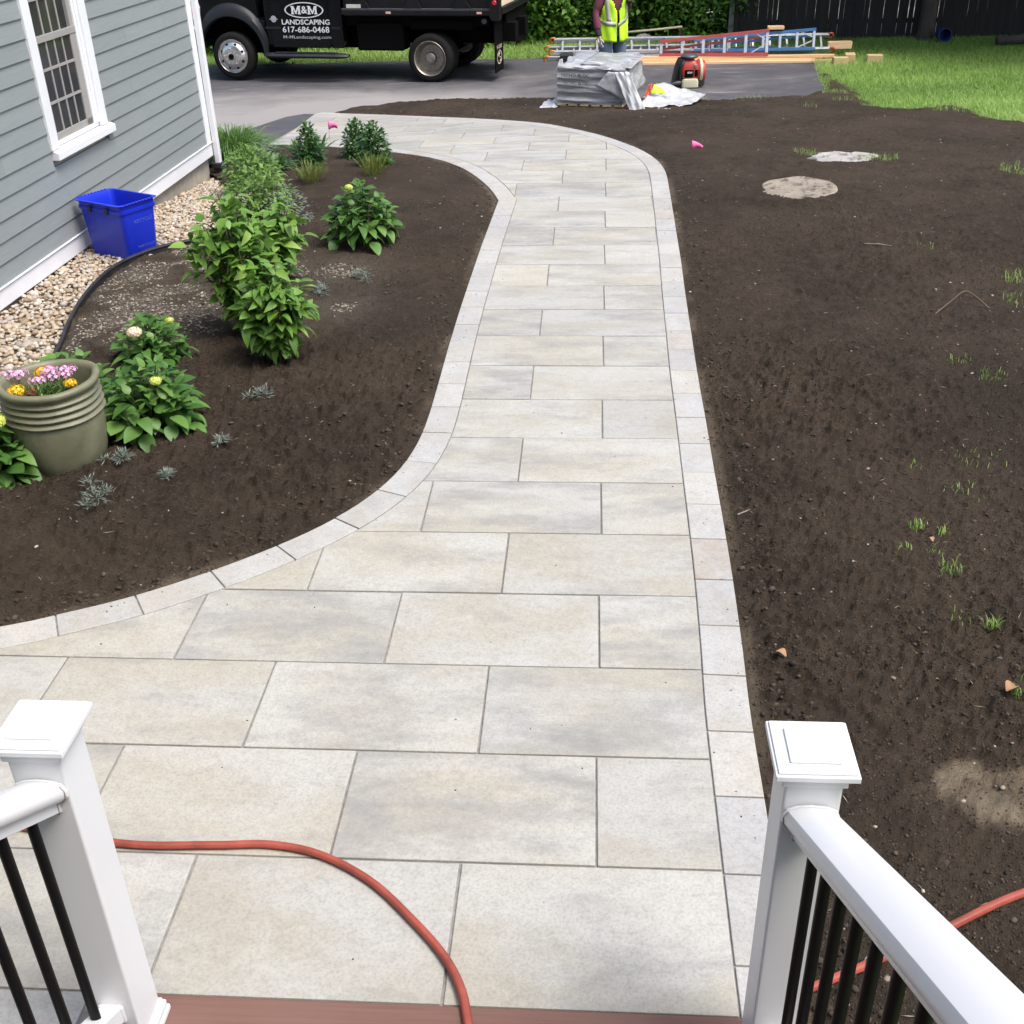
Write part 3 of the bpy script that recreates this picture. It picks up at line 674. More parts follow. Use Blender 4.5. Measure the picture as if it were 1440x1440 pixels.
def boards(u0, u1, z0):
    """a course of boards with a butt joint here and there"""
    cuts = [u0] + [c for c in sorted(jr.uniform(u0 + .6, u1 - .6) for _ in range(jr.choice((0, 1, 1, 2)) if u1 - u0 > 2 else 0))] + [u1]
    for a, b in zip(cuts[:-1], cuts[1:]):
        if b - a > .05: board(a + (.0012 if a > u0 else 0), b - (.0012 if b < u1 else 0), z0)
jr = random.Random(12)
for i in range(36):
    z0 = .1585 + i * .1395
    if z0 + .139 > WB + .02 and z0 < WT:
        boards(U0, WL - .002, z0); boards(WR + .002, U1, z0)
    else: boards(U0, U1, z0)
m = MB()
for s_, y0 in ((1, 0),):
    m.add([(.55, U0 - .5, 5.15), (.55, 5.3, 5.15), (-4, 5.3, 8.0), (-4, U0 - .5, 8.0), (.55, U0 - .5, 5.3), (.55, 5.3, 5.3), (-4, 5.3, 8.2), (-4, U0 - .5, 8.2), (-8.55, U0 - .5, 5.15), (-8.55, 5.3, 5.15), (-8.55, U0 - .5, 5.3), (-8.55, 5.3, 5.3)],
          [(0, 1, 2, 3), (4, 7, 6, 5), (0, 4, 5, 1), (1, 5, 6, 2), (0, 3, 7, 4), (3, 2, 9, 8), (7, 10, 11, 6), (8, 9, 11, 10), (2, 6, 11, 9), (3, 8, 10, 7)])
m.build('roof', M['asphalt'], house)
# window
win = MB().box(-.03, -.018, WL + .1, WR - .1, WB + .08, WT - .08).build('window', M['screen'], house)
CW = .128
m = MB(); m.box(-.02, .030, WL, WL + CW, WB + .06, WT); m.box(-.02, .030, WR - CW, WR, WB + .06, WT); m.box(-.02, .032, WL, WR, WT, WT + .12)
m.build('window_casing', M['white'], win, bevel=.003)
m = MB(); m.prism([(-.02, .782), (.062, .782), (.062, .838), (-.02, .870)], 1.20, 2.352, axis='y'); m.build('window_sill', M['white'], win, bevel=.003)
IL, IR = WL + CW, WR - CW
m = MB(); m.box(-.02, .012, IR - .045, IR, WB + .07, WT); m.box(-.02, .004, IR - .085, IR - .045, WB + .07, WT); m.box(-.02, .010, IL, IL + .03, WB + .07, WT); m.box(-.02, .012, IL, IR, WB + .07, WB + .10); m.build('window_stop', M['white'], win)
m = MB(); a, b = IL + .03, IR - .085
m.box(-.02, -.004, a, a + .045, .90, 1.67); m.box(-.02, -.004, b - .105, b, .90, 1.67); m.box(-.02, -.004, a, b, .90, .955); m.box(-.02, .002, a, b, 1.625, 1.675); m.box(-.02, -.006, a, a + .04, 1.675, WT); m.box(-.02, -.006, b - .06, b, 1.675, WT)
m.build('window_sash', M['sash'], win, bevel=.002)
ga, gb = a + .045, b - .105
mu = MB()
for zz0, zz1 in ((.955, 1.625), (1.675, WT)):
    for i in (1, 2, 3): y = ga + (gb - ga) * i / 4; mu.box(-.0185, -.0075, y - .010, y + .010, zz0, zz1)
for z in (1.181, 1.426, 1.93, 2.18, 2.43): mu.box(-.0185, -.0060, ga, gb, z - .010, z + .010)
mu.build('muntin', M['sash'], win)
zs = [(.955, 1.171), (1.191, 1.416), (1.436, 1.625), (1.675, 1.92), (1.94, 2.17), (2.19, 2.42), (2.44, WT)]
for z0, z1 in zs:
    for i in range(4):
        y0 = ga + (gb - ga) * i / 4 + (.010 if i else 0); y1 = ga + (gb - ga) * (i + 1) / 4 - (.010 if i < 3 else 0)
        MB().box(-.0190, -.0140, y0, y1, z0, z1).build('pane', M['glass'], win)
# downspout at the corner
m = MB(); m.box(.024, .084, 4.80, 4.878, -.10, 5.1); m.build('downspout', M['white'], house, bevel=.012, seg=3)
m = MB(); m.box(.020, .0235, 4.79, 4.89, 1.3, 1.33); m.build('downspout_strap', M['white'], house)
m = MB(); m.lathe([(.050, -.36), (.056, -.30), (.064, -.15), (.078, -.12), (.078, -.075), (.060, -.07)], 18, (.054, 4.84, 0))
dr = m.build('drain_adapter', M['blackplastic'], house, smooth=False)

# the house the steps lead up to, just behind the camera
hb = root('porch_house', 'grey clapboard house behind the camera that the steps lead up to', 'house', (0, -3.0, 0), 0)
MB().box(-7.5, 7.5, -5, -.03, 0, 6.2).build('wall', M['found'], hb)
for i in range(37):
    m = MB(); z0 = .6 + i * .1395; m.prism([(-.02, z0), (.017, z0), (.003, z0 + .152), (-.02, z0 + .152)], -7.5, 7.5, axis='x'); m.build('clapboard', M['siding'], hb)
MB().prism([(.5, 6.0), (-2.5, 8.4), (-5.5, 6.0)], -8, 8, 'x').build('roof', M['asphalt'], hb)
pk = root('porch_deck', 'reddish brown composite porch deck behind the camera', 'porch', (0, -.6, 0), 0)
for i in range(13): MB().box(-1.6, 1.1, -.86 + i * .14, -.73 + i * .14, 1.03, 1.065).build('deck_board', M['deck'], pk)
# ================================================================== PORCH STEPS AND RAILINGS
st = root('porch_steps', 'reddish brown composite steps at the foot of the photo', 'steps', (-.37, 1.6, 0))
MB().box(-1.00, .985, -.05, .400, -.05, .010).build('tread', M['deck'], st, bevel=.006)
for k in range(1, 6):
    y1 = .10 - .278 * (k - 1); MB().box(-1.0, .985, y1 - .30, y1, .18 * k - .03, .18 * k + .008).build('tread', M['deck'], st, bevel=.006)
    MB().box(-.99, .975, y1 - .045, y1 - .025, .18 * (k - 1) + .008, .18 * k - .03).build('riser', M['white'], st)
def railing(cx, cy, label, side):
    rl = root('stair_railing', label, 'railing', (cx, cy, .010), 0, 'white railings either side of the steps')
    hw = .062
    post = MB().box(-hw, hw, -hw, hw, 0, 1.075).build('newel_post', M['vinyl'], rl, bevel=.006, seg=3)
    m = MB(); m.box(-.0885, .0885, -.0885, .0885, 1.092, 1.108); m.box(-.083, .083, -.083, .083, 1.108, 1.114); m.box(-.070, .070, -.070, .070, 1.060, 1.092); m.box(-.055, .055, -.055, .055, 1.114, 1.121)
    m.build('post_cap', M['vinyl'], post, bevel=.0028)
    m = MB(); m.box(-.080, .080, -.080, .080, 0, .020); m.box(-.075, .075, -.075, .075, .020, .045); m.box(-.069, .069, -.069, .069, .045, .060); m.build('post_skirt', M['vinyl'], post, bevel=.004)
    S = .66; L = 1.75
    def rail(name, z0, prof, mat, y0=-hw, L=L):
        m = MB(); ca = 1 / math.sqrt(1 + S * S)
        m.loft([[(x, y0 - 0, z0 + z / ca) for x, z in prof], [(x, y0 - L, z0 + z / ca + S * L) for x, z in prof]])
        return m.build(name, mat, rl, bevel=.0025, seg=2, angle=38)
    top = [(-.056, -.004), (-.058, .012), (-.050, .026), (-.030, .034), (0, .037), (.030, .034), (.050, .026), (.058, .012), (.056, -.004), (.046, -.014), (.032, -.018), (.032, -.044), (-.032, -.044), (-.032, -.018), (-.046, -.014)]
    RZ = .955
    rail('top_rail', RZ, top, M['vinyl'])
    col = [(x * 1.07, z * 1.06 + .001) for x, z in top]; rail('rail_collar', RZ + .0025, col, M['vinyl'], L=.012)
    col = [(x * 1.035, z * 1.04 + .001) for x, z in top]; rail('caulk_line', RZ + .0035, col, M['caulk'], y0=-hw - .011, L=.003)
    bot = [(-.030, 0), (.030, 0), (.030, .045), (.024, .052), (-.024, .052), (-.030, .045)]
    rail('bottom_rail', .140, bot, M['vinyl']); rail('rail_collar', .138, [(x * 1.15, z * 1.08) for x, z in bot], M['vinyl'], L=.012)
    for i in range(14):
        y = -hw - .075 - i * .112; z0 = .140 + S * (-y - hw) + .058; z1 = RZ + S * (-y - hw) - .040
        m = MB(); m.lathe([(.0128, z0), (.0128, z1)], 14, (0, y, 0)); m.build('baluster', M['baluster'], rl, angle=40)
    return rl
railing(-1.232, 1.878, 'white stair railing with a square capped post on the left, hose passing behind it', -1)
railing(.496, 1.866, 'white stair railing with a square capped post on the right, beside the bare soil', 1)

# red air hose
hp = smooth_curve([(-3.2, 2.95), (-2.5, 2.74), (-1.97, 2.627), (-1.519, 2.55), (-1.211, 2.555), (-1.023, 2.565), (-.849, 2.53), (-.666, 2.43), (-.51, 2.285), (-.398, 2.157), (-.335, 2.041), (-.305, 1.93), (-.27, 1.80), (-.10, 1.74), (.12, 1.75), (.28, 1.79), (.40, 1.86), (.47, 1.965), (.56, 2.045), (.676, 2.109), (.875, 2.201), (1.083, 2.302), (1.353, 2.439), (1.9, 2.66), (2.9, 2.95)], .025)
def hose_z(x, y):
    b = .0135
    if y < 2.015 and x < .6: return .010 + b
    if x > .63: return soil_z(x, y) + b * .9
    return zf(x, y) + b
hz = np.array([hose_z(x, y) for x, y in hp])
for _ in range(60): hz[1:-1] = np.where(hp[1:-1, 0] > .66, .25 * hz[:-2] + .5 * hz[1:-1] + .25 * hz[2:], np.maximum(hz[1:-1], .25 * hz[:-2] + .5 * hz[1:-1] + .25 * hz[2:]))
m = MB(); m.tube([(x, y, z) for (x, y), z in zip(hp, hz)], .0130, 18, ribs=6, rib=.075)
prop(m.build('air_hose', M['hose'], None, smooth=True), 'ribbed red rubber hose snaking across the paving and on over the soil', 'hose')
# ================================================================== PLANTS
def leaf_mesh(name, L, W, fold=.25, droop=.35, seg=6, tip=.75, wave=0.0):
    """one leaf: midrib along +Y, blade folded up along it and drooping towards the tip"""
    vs, fs = [], []
    for i in range(seg + 1):
        t = i / seg; w = W * (math.sin(math.pi * min(1, t ** tip)) ** .8) * .5 if 0 < t < 1 else W * .02
        y = L * t; z = -droop * L * t * t + .10 * L * t
        z2 = z + fold * w + wave * W * math.sin(t * 9) * .3
        vs += [(-w, y - .02 * L * (1 - t), z2), (0, y, z), (w, y - .02 * L * (1 - t), z2 - wave * W * math.sin(t * 9) * .5)]
    for i in range(seg):
        a = i * 3; fs += [(a, a + 1, a + 4, a + 3), (a + 1, a + 2, a + 5, a + 4)]
    me = bpy.data.meshes.new(name); me.from_pydata(vs, [], fs); me.polygons.foreach_set('use_smooth', np.ones(len(fs), bool)); me.update(); return me
def put_leaf(par, me, pos, d, roll=0.0, s=1.0):
    d = Vector(d).normalized(); up = Vector((0, 0, 1)); x = d.cross(up)
    if x.length < 1e-3: x = Vector((1, 0, 0))
    x.normalize(); z = x.cross(d)
    Mx = Matrix((x, d, z)).transposed().to_4x4() @ Matrix.Rotation(roll, 4, 'Y')
    o = bpy.data.objects.new('leaf', me); COL.objects.link(o); o.parent = par
    o.matrix_basis = Matrix.Translation(pos) @ Mx @ Matrix.Scale(s, 4); return o
HYD = [leaf_mesh('hydrangea_leaf', .125, .085, .22, .30, wave=.05), leaf_mesh('hydrangea_leaf', .125, .078, .30, .55, wave=.06), leaf_mesh('hydrangea_leaf', .12, .092, .12, .15, wave=.04)]
TALL = [leaf_mesh('shrub_leaf', .115, .074, .24, .45, tip=.68, wave=.07), leaf_mesh('shrub_leaf', .12, .066, .34, .75, tip=.7, wave=.06), leaf_mesh('shrub_leaf', .105, .076, .14, .22, tip=.68, wave=.08)]
for me in HYD: me.materials.append(M['leaf_hyd'])
for me in TALL: me.materials.append(M['leaf_tall'])
def flower_head(par, pos, r, mat, n=60, squash=.7):
    m = MB()
    for i in range(n):
        z = 1 - 1.7 * (i + .5) / n; a = i * 2.399963; q = math.sqrt(max(0, 1 - z * z)); nn = Vector((q * math.cos(a), q * math.sin(a), z))
        c = Vector(pos) + Vector((nn.x * r, nn.y * r, nn.z * r * squash)) * rnd.uniform(.86, 1.08)
        t1 = nn.cross(Vector((.3, .2, 1))).normalized(); t2 = nn.cross(t1); s = r * rnd.uniform(.24, .34)
        for k in range(4):
            b = k * math.pi / 2 + i; e1 = t1 * math.cos(b) + t2 * math.sin(b); e2 = t1 * -math.sin(b) + t2 * math.cos(b)
            m.add([c, c + e1 * s * .6 + e2 * s * .45 + nn * s * .12, c + e1 * s + nn * s * .05, c + e1 * s * .6 - e2 * s * .45 + nn * s * .12], [(0, 1, 2, 3)])
    return m.build('flower_head', mat, par)
def hydrangea(x, y, w, h, label, n=13, heads=(), leafscale=1.0, seed=0, z=None, name='hydrangea'):
    q = random.Random(seed); z0 = (soil_z(x, y) if z is None else z)
    t = root(name, label, 'shrub', (x, y, z0), 0, 'leafy hydrangeas in the left bed')
    sm_ = MB(); tips = []
    n = int(n * 1.7)
    for i in range(n):
        rr = math.sqrt((i + .4) / n); a = i * 2.399963 + q.uniform(-.2, .2)
        tx, ty = w * .40 * rr * math.cos(a), w * .40 * rr * math.sin(a); tz = h * (1.0 - .50 * rr ** 2) * q.uniform(.86, 1.02) - .03
        sm_.tube([(tx * .15, ty * .15, -.02), (tx * .55, ty * .55, tz * .55), (tx, ty, tz)], [.006, .005, .0035], 5)
        tips.append((tx, ty, tz, a, rr))
    sm_.build('stem', M['stem'], t)
    for (tx, ty, tz, a, rr) in tips:
        base = Vector((tx, ty, tz)); ph = q.uniform(0, 3)
        lv = 4 if rr > .45 else 3
        for l in range(lv):
            cnt = 2 if l else 3
            for k in range(cnt):
                b = ph + l * 1.57 + k * 2 * math.pi / cnt + q.uniform(-.3, .3)
                el = [.75, .30, -.05, -.45][l] + q.uniform(-.2, .2) - .15 * rr
                d = Vector((math.cos(b), math.sin(b), math.tan(el))).normalized()
                outward = Vector((math.cos(a), math.sin(a), 0)) * rr * .55; d = (d + outward).normalized()
                s = leafscale * [.62, .92, 1.12, 1.15][l] * q.uniform(.82, 1.12)
                put_leaf(t, q.choice(HYD), base + d * .012 - Vector((0, 0, .045 * l)), d, q.uniform(-.35, .35), s * q.choice((.75, 1, 1, 1.08)))
    for (hx, hy, hz, r, mt) in heads: flower_head(t, (hx, hy, hz), r, M[mt])
    return t
hydrangea(-2.47, 5.62, .62, .40, 'large hydrangea with a lime green flower just right of the ribbed pot', 17, [(.13, -.14, .335, .032, 'petal_g')], .95, 3)
hydrangea(-2.80, 6.62, .50, .30, 'hydrangea with a cream flower head in front of the black edging', 14, [(-.03, -.17, .25, .045, 'petal_w'), (.16, -.04, .28, .026, 'petal_g')], .85, 5)
hydrangea(-1.87, 9.12, .62, .52, 'rounded hydrangea standing alone near the middle of the soil bed', 20, [(-.06, -.12, .50, .032, 'petal_g')], .92, 8)
hydrangea(-3.13, 5.06, .50, .34, 'hydrangea with a yellow green flower cut by the left edge of the photo', 12, [(.13, -.10, .355, .055, 'petal_g')], 1.1, 13)
hydrangea(-3.05, 5.92, .55, .36, 'young hydrangea whose leaves peep out behind the ribbed pot', 8, [], 1.0, 21)

def tall_shrub(x, y, w, h, label, n, seed, lean=(0, 0), belly=1.0, tops=1.0):
    q = random.Random(seed); t = root('leafy_shrub', label, 'shrub', (x, y, soil_z(x, y)), 0, 'tall leafy shrubs in the left bed')
    sm_ = MB(); cnt = 0; stems = []
    for i in range(15):
        a = i * 2.399963; rr = math.sqrt((i + .5) / 15); tx, ty = w * .48 * rr * math.cos(a) + lean[0], w * .48 * rr * math.sin(a) + lean[1]; tz = h * (1 - .38 * rr ** 2) * q.uniform(.85, 1.0)
        pts = [Vector((tx * .12, ty * .12, -.02)), Vector((tx * .35 * belly, ty * .35 * belly, tz * .35)), Vector((tx * .72, ty * .72, tz * .72)), Vector((tx, ty, tz))]
        sm_.tube(pts, [.009, .007, .005, .003], 5); stems.append((pts, a, rr))
    sm_.build('stem', M['redstem'], t)
    # the dense inside of the shrub: more of the same leaves, joined
    vs, fs = [], []
    for j in range(int(n * 2.0)):
        pts, a, rr = stems[j % 15]; s_ = q.uniform(.18, 1) ** .75 * 2.97; k = int(s_); p = pts[k].lerp(pts[k + 1], s_ - k) * 1.0
        p = Vector((p.x * .92 + q.gauss(0, w * .07), p.y * .92 + q.gauss(0, w * .07), max(.03, p.z * .97 + q.gauss(0, .04)))); b = q.uniform(0, 6.28); el = q.uniform(-.7, .5)
        d = Vector((math.cos(b), math.sin(b), math.tan(el))).normalized(); x_ = d.cross(Vector((0, 0, 1))).normalized(); z_ = x_.cross(d); me = q.choice(TALL); sc = q.uniform(.5, .95); o_ = len(vs)
        for v in me.vertices: vs.append(tuple(p + (x_ * v.co.x + d * v.co.y + z_ * v.co.z) * sc))
        for f in me.polygons: fs.append([o_ + i for i in f.vertices])
    link('foliage', npmesh('foliage', vs, fs, True), t, M['leaf_tall'], kind='stuff')
    per = n // 15
    for pts, a, rr in stems:
        ph = q.uniform(0, 3)
        for l in range(per):
            u = .14 + .86 * ((l // 2) + .5) / (per / 2); u = min(u, .995); s_ = u * 3; k = min(int(s_), 2); p = pts[k].lerp(pts[k + 1], s_ - k)
            b = ph + (l // 2) * 1.57 + (l % 2) * math.pi + q.uniform(-.35, .35); el = .45 * u - .22 + q.gauss(0, .38)
            d = (Vector((math.cos(b), math.sin(b), math.tan(el))).normalized() + Vector((math.cos(a), math.sin(a), 0)) * rr * .6).normalized()
            put_leaf(t, q.choice(TALL), p + d * .03, d, q.gauss(0, .5), q.uniform(.5, 1.02) * (1.05 - .15 * abs(u - .6)))
    return t
tall_shrub(-1.97, 6.58, .42, .66, 'tallest leafy green shrub in the bed, bare stems hidden by drooping leaves', 285, 2, (.02, .0))
tall_shrub(-2.26, 7.05, .62, 1.0, 'broad bright green shrub leaning out over the edging behind the tallest shrub', 290, 6, (-.05, .0))
tall_shrub(-2.38, 8.2, .45, .62, 'low leafy shrub tucked behind the broad bright green shrub', 150, 9, (.05, 0))

def leafcloud(name, x, y, label, cat, group, pts, dirs, L, W, mat, z=None, nseg=3, curl=.4, stems=True, tint=None):
    """small perennial: many narrow leaves joined into one foliage part"""
    z0 = soil_z(x, y) if z is None else z
    t = root(name, label, cat, (x, y, z0), 0, group)
    vs, fs, tt = [], [], []
    for i, (p, d) in enumerate(zip(pts, dirs)):
        p = Vector(p); d = Vector(d).normalized(); l = L * rnd.uniform(.7, 1.2); w = W * rnd.uniform(.75, 1.2); x_ = d.cross(Vector((rnd.uniform(-.3, .3), rnd.uniform(-.3, .3), 1)))
        if x_.length < .05: x_ = Vector((1, 0, 0))
        x_.normalize(); b = len(vs); tv = rnd.random() if tint is None else tint(p)
        for k in range(nseg + 1):
            u = k / nseg; c = p + d * (l * u) - Vector((0, 0, curl * l * u * u)); ww = w * .5 * (math.sin(math.pi * (.12 + .86 * u)) ** .9)
            vs += [c - x_ * ww + Vector((0, 0, ww * .25)), c + x_ * ww + Vector((0, 0, ww * .25))]; tt += [tv, tv]
        for k in range(nseg): fs.append((b + 2 * k, b + 2 * k + 1, b + 2 * k + 3, b + 2 * k + 2))
    me = npmesh(name, [tuple(v) for v in vs], fs, True, tint=tt); link('foliage', me, t, M[mat], kind='stuff')
    return t
def dome(n, w, h, q, low=-.1):
    P, D = [], []
    for i in range(n):
        u = q.random() ** .4; z = q.uniform(low, 1); a = q.uniform(0, 2 * math.pi); r_ = math.sqrt(max(0, 1 - max(0, z) ** 2))
        v = Vector((r_ * math.cos(a), r_ * math.sin(a), max(0, z))); P.append((v.x * w / 2 * u, v.y * w / 2 * u, max(.01, v.z * h * u)))
        D.append((v.x + q.uniform(-.6, .6), v.y + q.uniform(-.6, .6), .25 + v.z * .5 + q.uniform(-.5, .5)))
    return P, D
def fan(n, q, spread=.5, r=.05):
    P, D = [], []
    for i in range(n):
        a = q.uniform(0, 2 * math.pi); e = q.uniform(.05, 1) * spread; P.append((r * math.cos(a) * q.random(), r * math.sin(a) * q.random(), -.005)); D.append((math.cos(a) * e, math.sin(a) * e, 1))
    return P, D
q = random.Random(4)
P, D = dome(1000, .32, .40, q); leafcloud('peony', -2.56, 12.55, 'left half of the dark peony pair beside the far paving', 'plant', 'dark glossy perennials', P, D, .065, .030, 'leaf_dark')
P, D = dome(1000, .32, .44, q); leafcloud('peony', -2.26, 11.98, 'right half of the dark peony pair, nearer the camera', 'plant', 'dark glossy perennials', P, D, .065, .030, 'leaf_dark')
P, D = dome(800, .26, .44, q); leafcloud('peony', -2.98, 12.10, 'upright dark perennial right of the strap leaved iris', 'plant', 'dark glossy perennials', P, D, .065, .030, 'leaf_dark')
P, D = fan(80, q, 1.1, .16); leafcloud('iris', -3.12, 12.60, 'spiky iris clump with strap leaves against the pale far paving', 'plant', 'strap leaved plants', P, D, .34, .030, 'leaf_dark', curl=.35, nseg=4)
P, D = fan(60, q, 1.3, .14); leafcloud('iris', -3.36, 11.95, 'low strap leaved clump between the pale shrub and the iris', 'plant', 'strap leaved plants', P, D, .34, .034, 'leaf_dark', curl=.5, nseg=4)
P, D = fan(150, q, .8, .12); leafcloud('olive_grass', -2.78, 11.22, 'yellowish grass clump in front of the upright dark perennial', 'plant', 'yellowish grass clumps', P, D, .26, .007, 'leaf_olive', curl=.3)
P, D = fan(120, q, .6, .10); leafcloud('olive_grass', -2.18, 11.45, 'yellowish grass clump right behind the rounded hydrangea', 'plant', 'yellowish grass clumps', P, D, .30, .007, 'leaf_olive', curl=.25)
P, D = fan(1300, q, 1.0, .26); leafcloud('ornamental_grass', -4.22, 13.25, 'big arching green grass clump at the house corner by the downspout', 'plant', None, P, D, .80, .010, 'leaf_grass', z=zf(-4.15, 13.35) - .02, curl=.62, nseg=6)
P, D = fan(160, q, .9, .08); leafcloud('ornamental_grass', -3.85, 12.80, 'smaller arching grass clump between the big grass and the pale shrub', 'plant', None, P, D, .42, .008, 'leaf_grass', z=zf(-3.85, 12.8) - .02, curl=.6, nseg=6)
P, D = dome(900, .60, .36, q); leafcloud('pale_shrub', -3.40, 11.30, 'pale green small leaved shrub below the downspout', 'shrub', 'pale small leaved shrubs', P, D, .075, .032, 'leaf_pale', z=zf(-3.4, 11.3))
P, D = dome(1000, .68, .42, q); leafcloud('pale_shrub', -3.02, 10.2, 'pale green shrub with purple haze right behind the broad shrub', 'shrub', 'pale small leaved shrubs', P, D, .075, .032, 'leaf_pale', z=zf(-3.0, 10.3))
P, D = dome(450, .42, .34, q); leafcloud('catmint', -2.66, 9.75, 'grey green catmint on the soil side of the pale shrub', 'plant', 'silvery perennials', P, D, .045, .014, 'leaf_silver')
P, D = dome(260, .34, .30, q); leafcloud('catmint', -3.50, 12.20, 'grey purple catmint close to the black drain pipe', 'plant', 'silvery perennials', P, D, .045, .014, 'leaf_silver', z=zf(-3.5, 12.2))
LAV = [(-2.43, 4.70, .155, 'silver lavender clump nearest the camera, below the ribbed pot'), (-2.47, 5.17, .115, 'silver lavender seedling just right of the foot of the pot'), (-2.17, 5.00, .075, 'tiny silver seedling between the two pot side lavenders and the paving'), (-1.98, 5.36, .07, 'sparse silver seedling in open soil below the big hydrangea'), (-1.93, 6.03, .12, 'flat grey green clump in front of the tallest shrub'), (-1.74, 8.25, .13, 'grey seedling in the gritty soil before the rounded hydrangea'), (-1.98, 7.9, .14, 'grey green sprig at the right foot of the broad shrub')]
for (x, y, w, lab) in LAV:
    P, D = dome(int(30 + w * 420), w * .8, w * .4, q)
    for _ in range(3):
        ox, oy = q.gauss(0, w * .38), q.gauss(0, w * .38); P2, D2 = dome(int(12 + w * 150), w * .5, w * q.uniform(.2, .5), q); P += [(a + ox, b + oy, c) for a, b, c in P2]; D += D2
    leafcloud('lavender', x, y, lab, 'plant', 'small silvery plants in the left bed', P, D, .036, .006, 'leaf_silver', curl=.1, nseg=2)

# grass sprouts in the bare soil
vs, fs, tt = [], [], []
def blades(x, y, r, n, h, zfun):
    for i in range(n):
        a = rnd.uniform(0, 6.28); d = r * math.sqrt(rnd.random()); px, py = x + d * math.cos(a), y + d * math.sin(a); z = zfun(px, py); l = h * rnd.uniform(.5, 1.2); b = rnd.uniform(0, 6.28); w = rnd.uniform(.0016, .003)
        tx, ty = math.cos(b) * l * .6, math.sin(b) * l * .6; sx, sy = -math.sin(b) * w, math.cos(b) * w; k = len(vs)
        vs.extend([(px - sx, py - sy, z - .004), (px + sx, py + sy, z - .004), (px + tx * .4 + sx * .7, py + ty * .4 + sy * .7, z + l * .6), (px + tx * .4 - sx * .7, py + ty * .4 - sy * .7, z + l * .6), (px + tx, py + ty, z + l * .8)])
        fs.extend([(k, k + 1, k + 2), (k, k + 2, k + 3), (k + 3, k + 2, k + 4)]); c = rnd.random() ** .8; tt.extend([c] * 5)
for (x, y, r, n, h) in [(1.55, 4.60, .035, 34, .05), (1.665, 4.56, .03, 22, .045), (1.44, 4.40, .05, 14, .03), (1.58, 4.38, .04, 14, .03), (1.60, 4.23, .06, 34, .05), (1.655, 3.80, .028, 44, .06), (1.54, 3.86, .05, 16, .03), (1.70, 3.5, .05, 20, .04), (1.63, 3.37, .03, 30, .05), (1.86, 4.95, .12, 22, .035), (2.05, 5.3, .15, 28, .04), (1.7, 5.2, .05, 10, .03), (2.42, 6.35, .10, 40, .05), (2.30, 6.6, .08, 20, .04), (3.15, 8.15, .12, 90, .06), (3.10, 7.7, .20, 110, .05), (4.25, 11.40, .25, 220, .06), (2.98, 12.02, .20, 150, .05), (2.30, 12.3, .15, 60, .05), (2.7, 8.9, .1, 10, .04), (2.95, 15.9, .1, 20, .06), (1.5, 17.1, .25, 60, .07), (2.3, 17.15, .3, 90, .07), (3.6, 17.6, .2, 120, .07), (3.9, 19.8, .25, 160, .07), (4.45, 15.9, .35, 160, .07), (4.1, 15.65, .25, 90, .06), (4.7, 15.35, .3, 150, .06), (5.0, 14.6, .25, 160, .07), (3.55, 16.7, .2, 60, .06)]:
    blades(x, y, r, n, h, soil_z)
link('grass_sprouts', npmesh('grass_sprouts', vs, fs, False, tint=tt), mat=M['grass'], kind='stuff')
# lawn blades
def lawn_blades(name, n, x0, x1, y0, y1, inside, h, w):
    x = nr.uniform(x0, x1, n); y = nr.uniform(y0, y1, n); k = inside(x, y); x, y = x[k], y[k]; n = len(x)
    dens = fbm(x, y, .5, 3, 61); z = zg(x, y) - .05; l = h * nr.uniform(.5, 1.3, n) * (1 + dens); a = nr.uniform(0, 6.28, n); lean = nr.uniform(.5, 1.6, n) * l; ww = w * nr.uniform(.6, 1.3, n)
    sx, sy = -np.sin(a) * ww, np.cos(a) * ww; tx, ty = np.cos(a) * lean, np.sin(a) * lean
    V = np.stack([np.stack([x - sx, y - sy, z], -1), np.stack([x + sx, y + sy, z], -1), np.stack([x + tx, y + ty, z + l], -1)], 1).reshape(-1, 3)
    F = np.arange(3 * n).reshape(-1, 3); tnt = np.clip(.45 + dens * 1.1 + nr.normal(0, .2, n), 0, 1)
    link(name, npmesh(name, V, F, False, tint=np.repeat(tnt, 3)), mat=M['grass'], kind='stuff')
def in_lawn(x, y):
    d = pdist(x, y, SOIL); i = inpoly(x, y, SOIL); sdd = np.where(i, d, -d) + fbm(x, y, 2.2, 4, 3) * .28
    dr_ = inpoly(x, y, DRIVE); dd = pdist(x, y, DRIVE)
    return inpoly(x, y, LAWN) & (sdd < .06 + nr.normal(0, .05, len(x))) & (~dr_ | (dd < .05)) & (nr.random(len(x)) < sm((-sdd + .25) / .35) + .2)
lawn_blades('lawn_grass', 110000, 3.2, 9.2, 13.4, 25.2, in_lawn, .075, .0062)
lawn_blades('back_lawn_grass', 45000, -12, 4.5, 22.2, 27.5, in_lawn, .10, .009)

